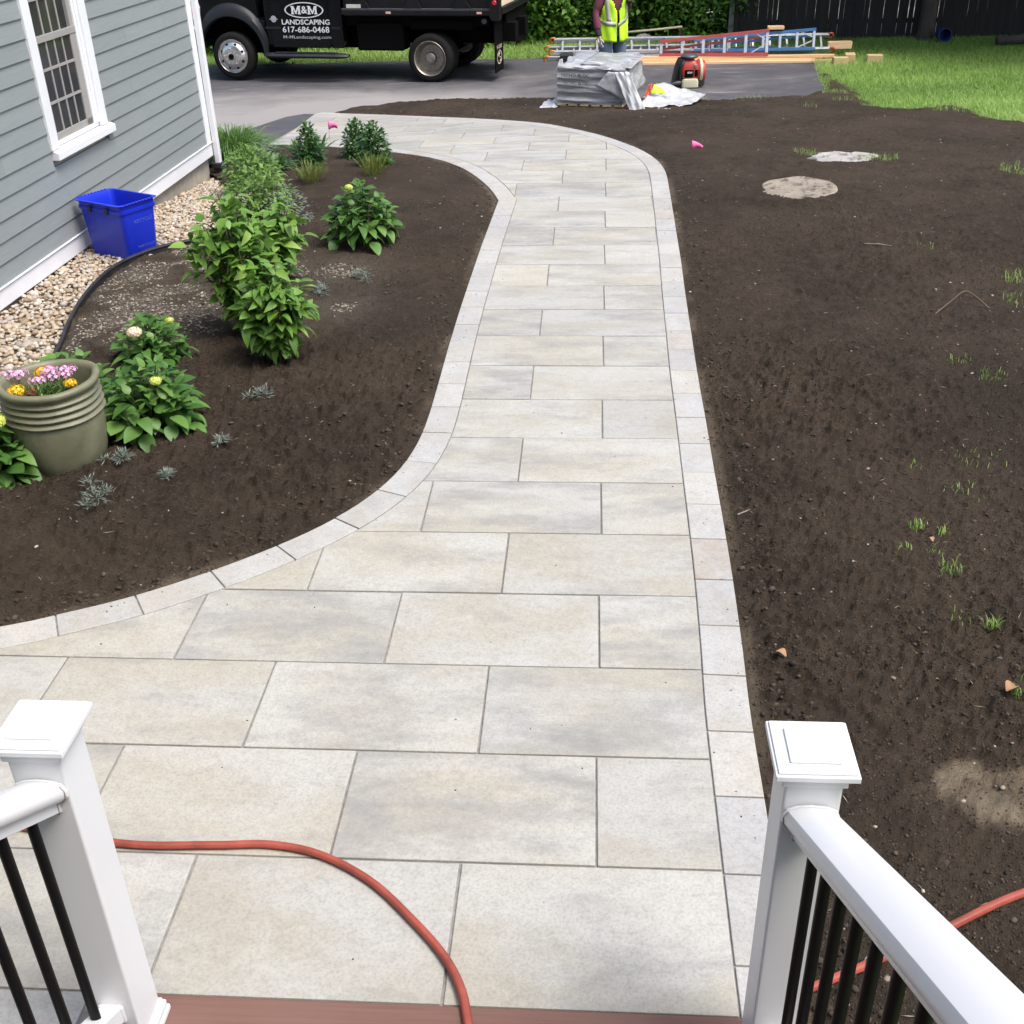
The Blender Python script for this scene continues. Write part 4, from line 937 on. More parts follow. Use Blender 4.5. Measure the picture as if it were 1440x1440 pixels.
# ------------------------------------------------------------------ ribbed pot and its flowers
pot = root('flower_pot', 'olive green ribbed clay pot holding yellow and pink flowers', 'pot', (-2.815, 5.245, .0))
prof = [(.0, .0), (.190, .0), (.200, .012), (.222, .08), (.236, .15), (.243, .21), (.244, .245)]
for k in range(4):
    z = .252 + k * .031; r0 = .240 - .002 * k; prof += [(r0 + .001, z), (r0 + .014, z + .006), (r0 + .020, z + .014), (r0 + .014, z + .022), (r0 + .002, z + .028)]
prof += [(.236, .378), (.252, .386), (.263, .398), (.264, .410), (.256, .418), (.238, .420), (.226, .412), (.220, .395), (.214, .35), (.205, .30), (0, .30)]
prof = [(r, h * 1.20) for r, h in prof]
m = MB(); m.lathe(prof[1:-1], 64)
po = m.build('pot_body', M['pot'], pot, smooth=False, angle=50)
for v_ in po.data.vertices:
    a_ = math.atan2(v_.co.y, v_.co.x); w_ = .006 * math.sin(3 * a_ + v_.co.z * 9) + .004 * math.sin(7 * a_ - v_.co.z * 21); r_ = math.hypot(v_.co.x, v_.co.y)
    if r_ > .01: v_.co.x *= 1 + w_ / r_ * .5; v_.co.y *= 1 + w_ / r_ * .5
    v_.co.z += .004 * math.sin(2 * a_ + 1) * (v_.co.z > .2)
m = MB(); m.lathe([(.21, .375), (.0005, .382)], 32); m.build('potting_soil', M['clod'], pot)
def pot_plant(name, label, dx, dy, heads, mat, fol, r, squash=.6, n=34):
    t = root(name, label, 'flower', (-2.815 + dx, 5.245 + dy, .374), 0, 'flowers planted in the ribbed pot')
    P, D = dome(fol, .20, .10, random.Random(len(label)))
    vs_ = []; m = MB()
    for p, d in zip(P, D):
        p = Vector(p); d = Vector(d).normalized(); x_ = d.cross(Vector((0, 0, 1))).normalized() * .006; m.add([p - x_ * .4, p + d * .02 - x_, p + d * .045, p + d * .02 + x_], [(0, 1, 2, 3)])
    m.build('foliage', M['leaf_hyd'], t, kind='stuff')
    for (x, y, z) in heads:
        s = MB(); s.tube([(x * .3, y * .3, 0), (x, y, z)], .003, 5); s.build('stem', M['stem'], t); flower_head(t, (x, y, z), r * rnd.uniform(1.0, 1.35), M[mat], n, squash)
    return t
pot_plant('marigold', 'yellow marigold at the near left inside the pot', -.13, -.05, [(-.01, -.03, .085), (.085, -.105, .055)], 'petal_y', 60, .034)
pot_plant('marigold', 'orange yellow marigold at the back of the pot', -.03, .10, [(-.04, .0, .115)], 'petal_y', 40, .034)
pot_plant('marigold', 'yellow marigold at the right inside the pot', .10, .0, [(.02, -.01, .10)], 'petal_y', 40, .028)
pot_plant('petunia', 'cluster of pink and white petunias in the middle of the pot', .02, .04, [(-.03, .02, .14), (.03, .05, .135), (.06, 0, .13), (0, -.03, .13), (-.06, .05, .13), (-.06, -.04, .115), (.05, .09, .12), (-.10, -.02, .10)], 'petal_p', 120, .034, .4, 16)
pot_plant('petunia', 'mauve petunia hanging over the left rim of the pot', -.20, .03, [(-.03, .01, .125), (.02, .02, .125)], 'petal_p', 30, .036, .4, 16)
pot_plant('dianthus', 'dark red flowers low down in the middle of the pot', -.02, -.07, [(-.04, -.01, .08), (-.02, -.04, .06), (.07, -.05, .06)], 'petal_r', 120, .026, .5, 20)

# ------------------------------------------------------------------ recycling bin
bn = root('recycling_bin', 'empty blue plastic recycling bin on the pebbles against the house', 'bin', (-3.885, 9.03, -.03), R(62))
BS = .93
def rrect(a, b, r, n=5):
    o = []
    for cx, cy, s0 in ((a - r, b - r, 0), (-a + r, b - r, 1), (-a + r, -b + r, 2), (a - r, -b + r, 3)):
        for i in range(n + 1): an = (s0 + i / n) * math.pi / 2; o.append((cx + r * math.cos(an), cy + r * math.sin(an)))
    return o
def binring(sx, z, d=0.0, wav=0.0):
    a, b = (.205 * sx + d) * BS, (.290 * sx + d) * BS; o = []
    for i, (x, y) in enumerate(rrect(a, b, .045)): o.append((x, y, z))
    return o
m = MB(); H_ = .480
m.loft([binring(.83, .0), binring(.84, .004), binring(.945, .395), binring(.95, .405), binring(.95, .405, .010), binring(.965, .43, .010), binring(.968, .432, .0), binring(.985, H_ - .008), binring(.985, H_ - .008, .016), binring(.99, H_ - .001, .018), binring(.99, H_, .008), binring(.985, H_, -.006), binring(.975, H_ - .012, -.006), binring(.94, .40, -.006), binring(.84, .010, -.006)])
bd = m.build('bin_body', M['bin'], bn, angle=35)
for s_ in (-1, 1):
    for i in range(9):
        m = MB(); x = -.138 + i * .0345; y = s_ * .281; m.box(x - .010, x + .010, y - .012, y + .010, H_ - .003, H_ + .006)
        m.build('rim_ridge', M['bin'], bd, bevel=.003)
for s_ in (-1, 1):
    for dx in (-.10, .10):
        m = MB(); m.box(s_ * .199 - .006, s_ * .199 + .006, dx - .018, dx + .018, .398, .446); m.build('handle_lug', M['blackplastic'], bn)
def text(s, size, mat, par, name='lettering', loc=(0, 0, 0), rot=(0, 0, 0), ext=.0006, off=0.0, sx=1.0, align='CENTER', spacing=1.0, width=None):
    cu = bpy.data.curves.new('txt', 'FONT'); cu.body = s; cu.size = size; cu.extrude = ext; cu.offset = off; cu.align_x = align; cu.align_y = 'CENTER'; cu.space_character = spacing; cu.resolution_u = 3
    tmp = bpy.data.objects.new('txt', cu); COL.objects.link(tmp); dg = bpy.context.evaluated_depsgraph_get(); me = bpy.data.meshes.new_from_object(tmp.evaluated_get(dg)); bpy.data.objects.remove(tmp); bpy.data.curves.remove(cu)
    if width:
        xs = [v.co.x for v in me.vertices]; k = width / max(1e-6, max(xs) - min(xs)); me.transform(Matrix.Diagonal((k, 1, 1, 1)))
    me.materials.clear(); o = link(name, me, par, mat, loc, rot); return o
# faint worn print on the long side facing the walkway
xf = lambda z: BS * (.290 * (.84 + .105 * (z - .004) / .391)) + .0012
tilt_ = math.atan((BS * .290 * .105) / .391)
for z, sz, w_, s_ in ((.32, .042, .19, 'RECYCLE'), (.11, .026, .17, 'RECYCLE')):
    text(s_, sz, M['binprint'], bn, 'print', (.03, -xf(z), z), (math.pi / 2 + tilt_, 0, 0), width=w_)

# ------------------------------------------------------------------ flags, concrete, leaves, twig
def flag(x, y, h, label, dirx, size=.10):
    t = root('marker_flag', label, 'flag', (x, y, soil_z(x, y) if y < 13 else zf(x, y)), 0, 'pink marker flags')
    MB().tube([(0, 0, -.03), (.004, 0, h)], .0013, 6).build('flag_wire', M['wire'], t)
    m = MB(); n = 6; a = []; b = []
    for i in range(n + 1):
        u = i / n; a.append((dirx * size * u, .02 * math.sin(u * 4) * u, h - .035 * u - .02 * u * u)); b.append((dirx * size * u * .92, .02 * math.sin(u * 4) * u, h - size * .85 * (1 - u) - .06 * u * u - .03 * u))
    m.add(a + b, [(i, i + 1, n + 2 + i, n + 1 + i) for i in range(n)]); o = m.build('flag_sheet', M['pink'], t, smooth=True)
    s = o.modifiers.new('thick', 'SOLIDIFY'); s.thickness = .0008
flag(-3.05, 13.42, .33, 'pink marker flag standing up behind the iris by the far paving', .9, .13)
flag(1.085, 12.33, .13, 'pink marker flag low in the bare soil right of the walkway', 1, .12)
m = MB(); n = 40; t_ = []
for rr, z in ((.36, -.05), (.36, .030), (.345, .042)):
    t_.append([(rr * math.cos(2 * math.pi * k / n) * (1 + .01 * math.sin(5 * k)), rr * math.sin(2 * math.pi * k / n), z + .006 * math.sin(k * .9)) for k in range(n)])
m.loft(t_); mh = m.build('concrete_cover', M['concrete'], None, smooth=False); mh.location = (1.975, 10.82, zf(1.98, 10.8) - .010); mh.rotation_euler = (R(2.5), R(-2), 0)
prop(mh, 'round tan concrete cover half buried in the bare soil', 'cover')
m = MB(); n = 26
pts = [(.36 * math.cos(2 * math.pi * k / n) * (1 + .12 * math.sin(3 * k) + .05 * math.sin(7 * k)), .23 * math.sin(2 * math.pi * k / n) * (1 + .10 * math.sin(2 * k + 1))) for k in range(n)]
m.loft([[(x * 1.05, y * 1.05, -.05) for x, y in pts], [(x, y, .034 + .01 * math.sin(i)) for i, (x, y) in enumerate(pts)], [(x * .8, y * .8, .046 + .006 * math.sin(2 * i)) for i, (x, y) in enumerate(pts)]])
cs = m.build('concrete_slab', M['palecon'], None); cs.location = (2.66, 12.13, zf(2.66, 12.1) - .026); cs.rotation_euler = (R(2), R(1), .12); prop(cs, 'whitish broken concrete patch showing through the soil, beyond the round cover', 'concrete')
def dead_leaf(x, y, s, label, rz):
    m = MB(); n = 6; vs_ = []
    for i in range(n + 1):
        u = i / n; w = s * .42 * math.sin(math.pi * (.08 + .88 * u)); z = .012 + .25 * s * math.sin(u * 3); vs_ += [(-w, s * u, z + .35 * w), (0, s * u, z), (w, s * u, z + .5 * w)]
    m.add(vs_, [f for i in range(n) for f in ((3 * i, 3 * i + 1, 3 * i + 4, 3 * i + 3), (3 * i + 1, 3 * i + 2, 3 * i + 5, 3 * i + 4))])
    o = m.build('dead_leaf', M['deadleaf'], None, smooth=True); o.location = (x, y, soil_z(x, y)); o.rotation_euler = (.1, .15, rz); prop(o, label, 'leaf', 'dead leaves on the bare soil')
dead_leaf(.80, 3.60, .045, 'small curled brown leaf on the soil close to the right border stones', 1.0)
dead_leaf(1.625, 3.40, .062, 'orange brown dead leaf at the right edge of the photo', 2.2)
dead_leaf(1.59, 4.47, .03, 'tiny dry leaf beside the grass sprouts in the soil', .4)
m = MB(); c = [Vector((2.36, 7.42, 0)), Vector((2.5, 7.56, .045)), Vector((2.60, 7.63, .085)), Vector((2.68, 7.62, .055)), Vector((2.76, 7.55, -.005))]
for k in c: k.z += soil_z(k.x, k.y) + .004
m.tube([tuple(v) for v in np.vstack([smooth_curve(c, .02)])], .0055, 7); prop(m.build('root_loop', M['redstem'], None, smooth=True), 'thin root arching up out of the bare soil', 'root')
def twig(x, y, l, a, label):
    m = MB(); m.tube([(x, y, soil_z(x, y) + .006), (x + l * .5 * math.cos(a), y + l * .5 * math.sin(a), soil_z(x, y) + .012), (x + l * math.cos(a + .2), y + l * math.sin(a + .2), soil_z(x + l * math.cos(a), y + l * math.sin(a)) + .007)], [.004, .0035, .002], 6)
    prop(m.build('twig', M['concrete'], None), label, 'twig', 'twigs on the bare soil')
twig(2.20, 8.97, .22, -.25, 'pale straight twig lying far out on the bare soil')
twig(.74, 4.75, .10, .5, 'short dark twig beside the right border stones')
# ================================================================== DUMP TRUCK
TR = root('dump_truck', 'black landscaping dump truck with white door lettering parked on the driveway', 'truck', (-6.517, 21.198, -.603), R(-9.93))
def arc(cx, cz, r, a0, a1, n): return [(cx + r * math.cos(R(a0 + (a1 - a0) * i / n)), cz + r * math.sin(R(a0 + (a1 - a0) * i / n))) for i in range(n + 1)]
W0, W1 = .10, 2.02
# front clip: bonnet and wing with the wheel opening, then the cab
wing = [(-.74, .62), (-.76, 1.25), (-.70, 1.42), (-.2, 1.55), (.62, 1.63), (.62, 1.0)] + [(.735, .98), (.735, .55)] + arc(.10, .44, .62, 8, 172, 18) + [(-.52, .62)]
MB().prism(wing, W0, W1, 'y').build('bonnet', M['paint_black'], TR, bevel=.02, seg=3)
MB().box(-.5, .72, .42, 1.7, .40, 1.02).build('wheel_well', M['chassis'], TR)
cab = [(.74, .56), (.74, 1.60), (1.10, 2.32), (1.3, 2.38), (2.05, 2.38), (2.17, 2.28), (2.20, 1.5), (2.20, .56)]
MB().prism(cab, W0 + .02, W1 - .02, 'y').build('cab', M['paint_black'], TR, bevel=.03, seg=3)
dr = MB().prism([(.87, .54), (.87, 1.58), (1.93, 1.58), (1.96, .54)], W0 - .004, W0 + .03, 'y').build('door', M['paint_black'], TR, bevel=.012, seg=3)
MB().prism([(.95, 1.62), (1.17, 2.24), (1.88, 2.26), (1.93, 1.62)], W0 + .012, W0 + .04, 'y').build('side_window', M['glass'], TR)
MB().add([(.77, W0 + .14, 1.66), (.77, W1 - .14, 1.66), (1.06, W1 - .2, 2.26), (1.06, W0 + .2, 2.26)], [(0, 1, 2, 3)]).build('windscreen', M['glass'], TR)
m = MB(); m.bar((1.74, W0 - .02, 1.46), (1.88, W0 - .02, 1.46), .03, .04); m.build('handle', M['blackplastic'], dr, bevel=.006)
MB().box(2.0, 2.21, W0 - .002, W0 + .03, .54, 1.55).build('cab_corner', M['paint_black'], TR, bevel=.01)
MB().box(.755, 1.05, W0 - .0075, W0 + .01, .845, .885).box(2.0, 2.17, W0 - .0075, W0 + .01, .845, .885).build('side_moulding', M['flare'], dr, bevel=.004)
# wheel-arch flare: band swelling outwards
o_, i_ = [], []; rings = []
for k in range(31):
    a = R(-3 + 186 * k / 30); s_ = max(0, math.sin(a)); r0 = .605; r1 = .655 + .185 * s_ ** 1.2; c, sn = math.cos(a), math.sin(a)
    rr = [(r0, W0 + .02), (r0, W0 - .085), (r0 + .02, W0 - .105), ((r0 + r1) / 2 + .02, W0 - .095), (r1 - .02, W0 - .03), (r1, W0 + .02)]
    rings.append([(.10 + r * c, y, .44 + r * sn) for r, y in rr])
MB().loft(rings).build('wheel_arch_flare', M['flare'], TR, smooth=False, angle=45)
MB().prism([(-.80, .52), (-.83, .62), (-.83, .80), (-.50, .80), (-.48, .52)], W0 - .03, W1 + .03, 'y').build('bumper', M['flare'], TR, bevel=.02)
hl = MB().prism([(-.775, 1.00), (-.79, 1.30), (-.50, 1.33), (-.46, 1.19), (-.49, 1.00)], W0 - .035, W0 + .25, 'y').build('headlight', M['lens'], TR, bevel=.02)
MB().prism([(-.75, 1.06), (-.76, 1.17), (-.47, 1.17), (-.485, 1.06)], W0 - .045, W0 + .05, 'y').build('turn_signal', M['amber'], hl, bevel=.01)
MB().box(-.80, -.74, .5, 1.6, .9, 1.38).build('grille', M['chrome'], TR, bevel=.02)
# running board
m = MB(); m.loft([[(x, W0 - .13 + .11 * math.cos(a) * w, .432 + .048 * math.sin(a) * w) for a in [2 * math.pi * k / 12 for k in range(12)]] for x, w in ((.74, .45), (.80, .85), (.92, 1), (2.12, 1), (2.26, .85), (2.34, .45))])
rb = m.build('running_board', M['blackplastic'], TR, angle=50)
MB().box(.95, 2.10, W0 - .20, W0 - .06, .474, .483).build('step_pad', M['flare'], rb)
# wheels
def wheel(x, y, dish, mat_rim, near=True, dual=False, rr=.40):
    wl = root('wheel', None, None, (x, y, rr)); wl.parent = TR
    for kk in list(wl.keys()): del wl[kk]
    sgn = -1 if near else 1; w = .235; P = lambda q: [(r, sgn * h) for r, h in q]
    t = [(.285, -w), (.33, -w - .004), (.372, -w + .01), (.395, -w + .035), (rr, -w / 2), (.395, -.035), (.372, -.008), (.33, .004), (.288, -.004), (.282, -.03), (.282, -w + .03)]
    m = MB(); m.lathe([(r, sgn * (h)) for r, h in t], 44, axis='y', close=True); ty = m.build('tyre', M['tyre'], wl, angle=40)
    if not dish: prof = [(.288, -.004), (.283, .006), (.272, -.004), (.262, -.025), (.25, -.025), (.205, .022), (.17, .045), (.135, .048), (.128, .040), (.075, .040), (.072, .062), (.05, .068), (.0, .068)]
    else: prof = [(.288, -.004), (.282, .004), (.268, -.008), (.262, -.05), (.245, -.115), (.205, -.155), (.15, -.150), (.10, -.135), (.085, -.06), (.062, -.045), (.0, -.045)]
    m = MB(); m.lathe(P(prof)[:-1] + [(.0005, sgn * prof[-1][1])], 40, axis='y', caps=2); m.build('rim', mat_rim, wl, angle=45)
    hb = MB(); hb.lathe(P([(.056, .0 if not dish else -.06), (.05, .082 if not dish else -.022), (.0005, .084 if not dish else -.02)]), 20, axis='y'); hb.build('hub', M['chassis'] if not dish else M['dullsteel'], wl, angle=40)
    for k in range(10):
        a = 2 * math.pi * k / 10; r_ = .104 if not dish else .128; b0, b1 = (.036, .066) if not dish else (-.146, -.115)
        m = MB(); m.lathe(P([(.0145, b0), (.0135, b1), (.0005, b1 + .003)]), 8, (r_ * math.cos(a), 0, r_ * math.sin(a)), axis='y'); m.build('lug_nut', mat_rim, wl, angle=40)
    if not dish:
        for k in range(8):
            a = 2 * math.pi * (k + .5) / 8; hh = MB(); hh.lathe(P([(.024, .0), (.022, .0285), (.0005, .029)]), 10, (.208 * math.cos(a), 0, .208 * math.sin(a)), axis='y'); hh.build('hand_hole', M['chassis'], wl)
    return wl
wheel(.10, .0, False, M['chrome']); wheel(3.80, .0, True, M['dullsteel']); 
wheel(.10, 2.12, False, M['chrome'], near=False); wheel(3.80, 2.30, True, M['dullsteel'], near=False)
for y in (.27, 1.78):
    m = MB(); m.lathe([(.285, 0), (.33, -.004), (.372, .01), (.395, .035), (.40, .12), (.395, .20), (.372, .228), (.33, .24), (.285, .235)], 44, (3.80, y, .40), axis='y', close=True); m.build('inner_tyre', M['tyre'], TR, angle=40)
# chassis, fuel tank, axle
m = MB(); m.box(2.2, 5.2, .55, .80, .62, .92); m.box(2.2, 5.2, 1.32, 1.57, .62, .92); m.box(.0, .2, .2, 1.9, .34, .46); m.box(3.72, 3.88, .25, 1.9, .33, .47); m.box(2.25, 4.85, .20, 1.92, .90, 1.07); m.box(.9, 2.3, .5, 1.6, .5, .7)
m.box(2.22, 4.88, .60, 1.70, .58, .93)
m.build('chassis_frame', M['chassis'], TR)
MB().box(2.45, 3.30, .12, .55, .50, .95).build('fuel_tank', M['chassis'], TR, bevel=.04, seg=3)
MB().box(3.42, 4.55, .16, 1.96, .84, 1.00).build('mud_guard', M['chassis'], TR, bevel=.03)
# dump body
B0, B1 = -.02, 2.16
m = MB(); m.box(2.26, 5.02, B0, B0 + .10, 1.095, 1.165); m.box(2.26, 5.02, B1 - .1, B1, 1.095, 1.165); m.box(2.26, 5.02, B0 + .1, B1 - .1, 1.07, 1.16); m.build('body_rail', M['body_black'], TR, bevel=.008)
MB().box(2.26, 4.98, B0 + .004, B0 + .06, 1.166, 1.20).build('rail_lip', M['railsteel'], TR, bevel=.006)
m = MB(); m.box(2.28, 4.98, B0 + .05, B0 + .09, 1.20, 1.95); m.box(2.28, 4.98, B1 - .09, B1 - .05, 1.16, 1.95); m.box(2.28, 2.33, B0 + .05, B1 - .05, 1.16, 2.3); m.build('body_side', M['body_black'], TR, bevel=.006)
for x in (2.62, 3.55, 4.42):
    m = MB(); m.prism([(x - .16, 1.202), (x - .09, 1.30), (x - .09, 1.94), (x + .09, 1.94), (x + .09, 1.30), (x + .16, 1.202)], B0 + .005, B0 + .05, 'y'); m.build('side_brace', M['body_black'], TR, bevel=.006)
MB().box(2.36, 2.62, B0 - .003, B0 + .02, 1.203, 1.262).build('sticker', M['sticker'], TR)
for x in (3.11, 4.72): MB().box(x - .045, x + .045, B0 - .008, B0, 1.115, 1.150).build('side_marker', M['pinkmark'], TR, bevel=.003)
# rear corner post, lamp, tailgate, flaps
MB().prism([(4.90, 1.06), (4.94, 1.01), (5.06, 1.01), (5.08, 1.06), (5.08, 2.05), (4.90, 2.05)], B0 - .02, B0 + .13, 'y').build('corner_post', M['body_black'], TR, bevel=.012)
MB().prism([(4.90, 1.06), (4.94, 1.01), (5.06, 1.01), (5.08, 1.06), (5.08, 2.05), (4.90, 2.05)], B1 - .13, B1 + .02, 'y').build('corner_post', M['body_black'], TR, bevel=.012)
m = MB(); m.lathe([(.0005, -.012), (.032, -.010), (.04, 0)], 18, (4.99, B0 - .021, 1.29), axis='y'); m.build('tail_lamp', M['redlens'], TR, angle=40)
MB().box(4.70, 4.86, .06, .13, .93, 1.06).build('work_lamp_box', M['chassis'], TR, bevel=.008)
m = MB(); m.lathe([(.0005, -.006), (.036, -.004), (.045, .004)], 18, (4.78, .055, .995), axis='y'); m.build('work_lamp', M['railsteel'], TR, angle=40)
MB().box(5.03, 5.07, .12, B1 - .12, 1.215, 1.9).build('tailgate', M['cream'], TR, bevel=.004)
MB().box(5.02, 5.10, .10, B1 - .10, 1.10, 1.205).build('rear_sill', M['body_black'], TR, bevel=.01)
MB().box(5.00, 5.03, .62, 2.06, .62, 1.10).build('rear_valance', M['chassis'], TR)
def flap(y0, y1, z0):
    f = MB().box(4.955, 4.968, y0, y1, z0, 1.06).build('mud_flap', M['chassis'], TR); return f
fl = flap(.02, .60, .17); f2 = flap(1.60, 2.12, .42)
MB().box(4.97, 4.983, 1.34, 1.62, .52, .8).build('flap_stay', M['blackplastic'], TR)
# print on the flap: band of letters over an oval emblem (faces the rear)
rx = math.pi / 2
m = MB(); N = 28
m.add([(4.971, .31 + .17 * s * math.cos(2 * math.pi * k / N), .40 + .115 * s * math.sin(2 * math.pi * k / N)) for s in (1, .80) for k in range(N)], [(k, (k + 1) % N, N + (k + 1) % N, N + k) for k in range(N)])
m.tube([(4.9715, .31 + .09 * math.sin(t_ * 3.1), .40 + .07 * (t_ - 1)) for t_ in [i / 6 for i in range(13)]], .014, 5)
m.build('flap_emblem', M['flapprint'], fl)
text('F-550', .085, M['flapprint'], fl, 'flap_lettering', (4.9715, .31, .565), (rx, 0, rx), width=.34, off=.002)
# door lettering (faces the garden)
yy_ = W0 - .0052
def sign(s, size, x, z, width, mat, off, name='lettering'): return text(s, size, M[mat], dr, name, (x, yy_, z), (rx, 0, 0), width=width, off=off)
N = 48
m = MB(); m.add([(1.52 + .365 * s * math.cos(2 * math.pi * k / N), yy_, 1.155 + .128 * (s if s == 1 else .875) * math.sin(2 * math.pi * k / N)) for s in (1, .935) for k in range(N)], [(k, (k + 1) % N, N + (k + 1) % N, N + k) for k in range(N)])
m.build('logo_oval', M['letter'], dr)
MG = [(0, 0), (.32, 0), (.32, .12), (.25, .12), (.25, .66), (.45, .05), (.55, .05), (.75, .66), (.75, .12), (.68, .12), (.68, 0), (1, 0), (1, .12), (.94, .12), (.94, .88), (1, .88), (1, 1), (.71, 1), (.5, .36), (.29, 1), (0, 1), (0, .88), (.06, .88), (.06, .12), (0, .12)]
for x0 in (1.275, 1.585):                        # the two slab-serif Ms of the oval
    m = MB(); m.prism([(x0 + .185 * px_, 1.088 + .134 * pz_) for px_, pz_ in MG], yy_ - .0006, yy_ + .0006, 'y'); m.build('lettering', M['letter'], dr)
sign('&', .165, 1.523, 1.155, .112, 'letter', .003)
sign('LANDSCAPING', .115, 1.53, .958, .90, 'letter', .002); sign('617-686-0468', .135, 1.52, .835, .88, 'letter', .0015); sign('M-MLandscaping.com', .072, 1.53, .716, .90, 'greyletter', .0005)
m = MB(); m.lathe([(.055, -.004), (.055, 0)], 20, (.93, W0 - .001, 1.01), axis='y'); m.box(.85, 1.01, W0 - .0075, W0 - .005, 1.0, 1.012); m.build('wing_badge', M['greyletter'], TR)

# ================================================================== PALLET OF PAVERS
PA = root('paver_pallet', 'pallet of new pavers under silver grey stretch wrap, loose film pulled open', 'pallet', (-.45, 16.22, -.245), R(-14))
def wrapring(z, k, grow=0.0):
    o = []; w, d, r = .93, 1.02, .05; n = 100; per = 2 * (w + d)
    for i in range(n):
        s = per * i / n
        if s < w: x, y, nx, ny = s, 0, 0, -1
        elif s < w + d: x, y, nx, ny = w, s - w, 1, 0
        elif s < 2 * w + d: x, y, nx, ny = w - (s - w - d), d, 0, 1
        else: x, y, nx, ny = 0, d - (s - 2 * w - d), -1, 0
        f = float(fbm(np.array([s * 1.1 + z * 1.3]), np.array([z * 13.0 + s * .9]), 1.7, 3, 5)[0]) * .045 + .007 * math.sin(z * 62)
        f += float(fbm(np.array([s * 5.0 - z * 6]), np.array([z * 9]), 1.5, 2, 9)[0]) * .02
        o.append((x + nx * (f + grow), y + ny * (f + grow), z))
    return o
m = MB(); zs_ = np.linspace(.07, .535, 42); rings = [wrapring(z, i) for i, z in enumerate(zs_)]
c = (.5, .52)
for s, z in ((.985, .547), (.93, .555), (.80, .565), (.6, .572), (.35, .578), (.1, .58)):
    b = rings[41]; rings.append([(c[0] + (x - c[0]) * s, c[1] + (y - c[1]) * s, z + .020 * math.sin(i * .35 + s * 9) * s + .03 * s * (y > .5) + float(fbm(np.array([x * 3]), np.array([y * 3 + s]), 1.3, 2, 3)[0]) * .05) for i, (x, y, _) in enumerate(b)])
m.loft(rings); m.build('stretch_wrap', M['wrap'], PA, angle=60)
for i in range(3): MB().box(.02, .91, .03 + i * .42, .13 + i * .42, -.02, .05).build('stringer', M['timber'], PA)
for i in range(6): MB().box(.0 + i * .16, .12 + i * .16, .0, 1.0, .05, .07).build('pallet_board', M['timber'], PA)
def cloth(name, A, B, C, D, mat, par, n=14, amp=.03, seed=0, sag=0.0, thick=.002):
    """crumpled sheet spanning four corner points"""
    A, B, C, D = map(Vector, (A, B, C, D)); nn = (B - A).cross(D - A).normalized(); vs, fs = [], []
    for i in range(n + 1):
        for j in range(n + 1):
            u, v = i / n, j / n; p = (A * (1 - u) + B * u) * (1 - v) + (D * (1 - u) + C * u) * v
            f = float(fbm(np.array([u * 3.2 + seed]), np.array([v * 2.6 + seed * 2]), 1.4, 4, seed)[0]) * 2 * amp + abs(math.sin(u * 7 + v * 5 + seed)) * amp * .5
            vs.append(p + nn * f - Vector((0, 0, sag * math.sin(u * math.pi) * math.sin(v * math.pi))))
    for i in range(n):
        for j in range(n): a = i * (n + 1) + j; fs.append((a, a + 1, a + n + 2, a + n + 1))
    m = MB(); m.add(vs, fs); o = m.build(name, M[mat], par, angle=50); s = o.modifiers.new('thick', 'SOLIDIFY'); s.thickness = thick; return o
cloth('film_flap', (.56, -.035, .33), (.96, -.045, .145), (.93, -.03, .48), (.72, -.03, .51), 'film', PA, 12, .014, 3)
cloth('film_flap', (.80, -.04, .51), (1.00, -.02, .51), (1.28, -.12, .02), (1.10, -.20, -.03), 'film', PA, 14, .03, 7)
cloth('film_flap', (.94, .02, .50), (.98, .9, .52), (1.04, .95, .22), (1.02, .05, .16), 'wrap', PA, 14, .03, 11)
cloth('film_flap', (.30, .10, .575), (1.00, .15, .53), (1.03, .95, .58), (.35, .90, .61), 'wrap', PA, 14, .014, 15)
cloth('film_flap', (-.02, .02, .50), (.07, .03, .50), (.05, .10, .64), (.0, .12, .62), 'film', PA, 8, .02, 17)
cloth('film_flap', (.10, .05, .545), (.75, -.03, .53), (.85, .2, .57), (.15, .35, .60), 'film', PA, 14, .012, 19)
text('TECHO-BLOC', .06, M['chassis'], PA, 'wrap_lettering', (.26, -.036, .445), (rx, 0, 0), width=.40)
text('TECHO-BLOC', .06, M['chassis'], PA, 'wrap_lettering', (.27, -.036, .345), (rx, 0, 0), width=.36)
def film(label, x, y, A, B, C, D, seed, amp=.05):
    z = zf(x, y); t = root('plastic_film', label, 'plastic sheet', (x, y, z), 0, 'torn wrap lying round the pallet'); cloth('film_sheet', A, B, C, D, 'film', t, 18, amp, seed); return t
film('white plastic film spread on the ground right of the pallet', .98, 16.1, (-.30, -.10, .02), (.40, .02, .02), (.66, .75, .05), (-.05, .70, .22), 23, .06)
film('small scrap of plastic on the soil in front of the white film', .86, 15.75, (-.05, 0, .01), (.18, -.02, .02), (.22, .05, .03), (.02, .07, .02), 27, .012)
film('crumpled pale film at the left foot of the pallet', -.55, 16.2, (-.15, -.08, .02), (.1, -.05, .02), (.12, .25, .10), (-.08, .2, .08), 29, .03)
bg = root('paver_bag', 'orange and yellow bag half covered by plastic film beside the pallet', 'bag', (.74, 16.35, zf(.74, 16.35) + .02), R(-10))
cloth('orange_panel', (.0, .0, .10), (.09, .0, .12), (.12, .06, .28), (.06, .08, .27), 'orangered', bg, 8, .02, 31)
cloth('yellow_panel', (.10, .0, .16), (.30, .04, .15), (.26, .1, .20), (.13, .07, .27), 'yellow', bg, 8, .02, 33)
cloth('bag_bottom', (.0, -.02, .0), (.36, .0, .0), (.36, .05, .15), (.0, .0, .12), 'film', bg, 8, .02, 35)

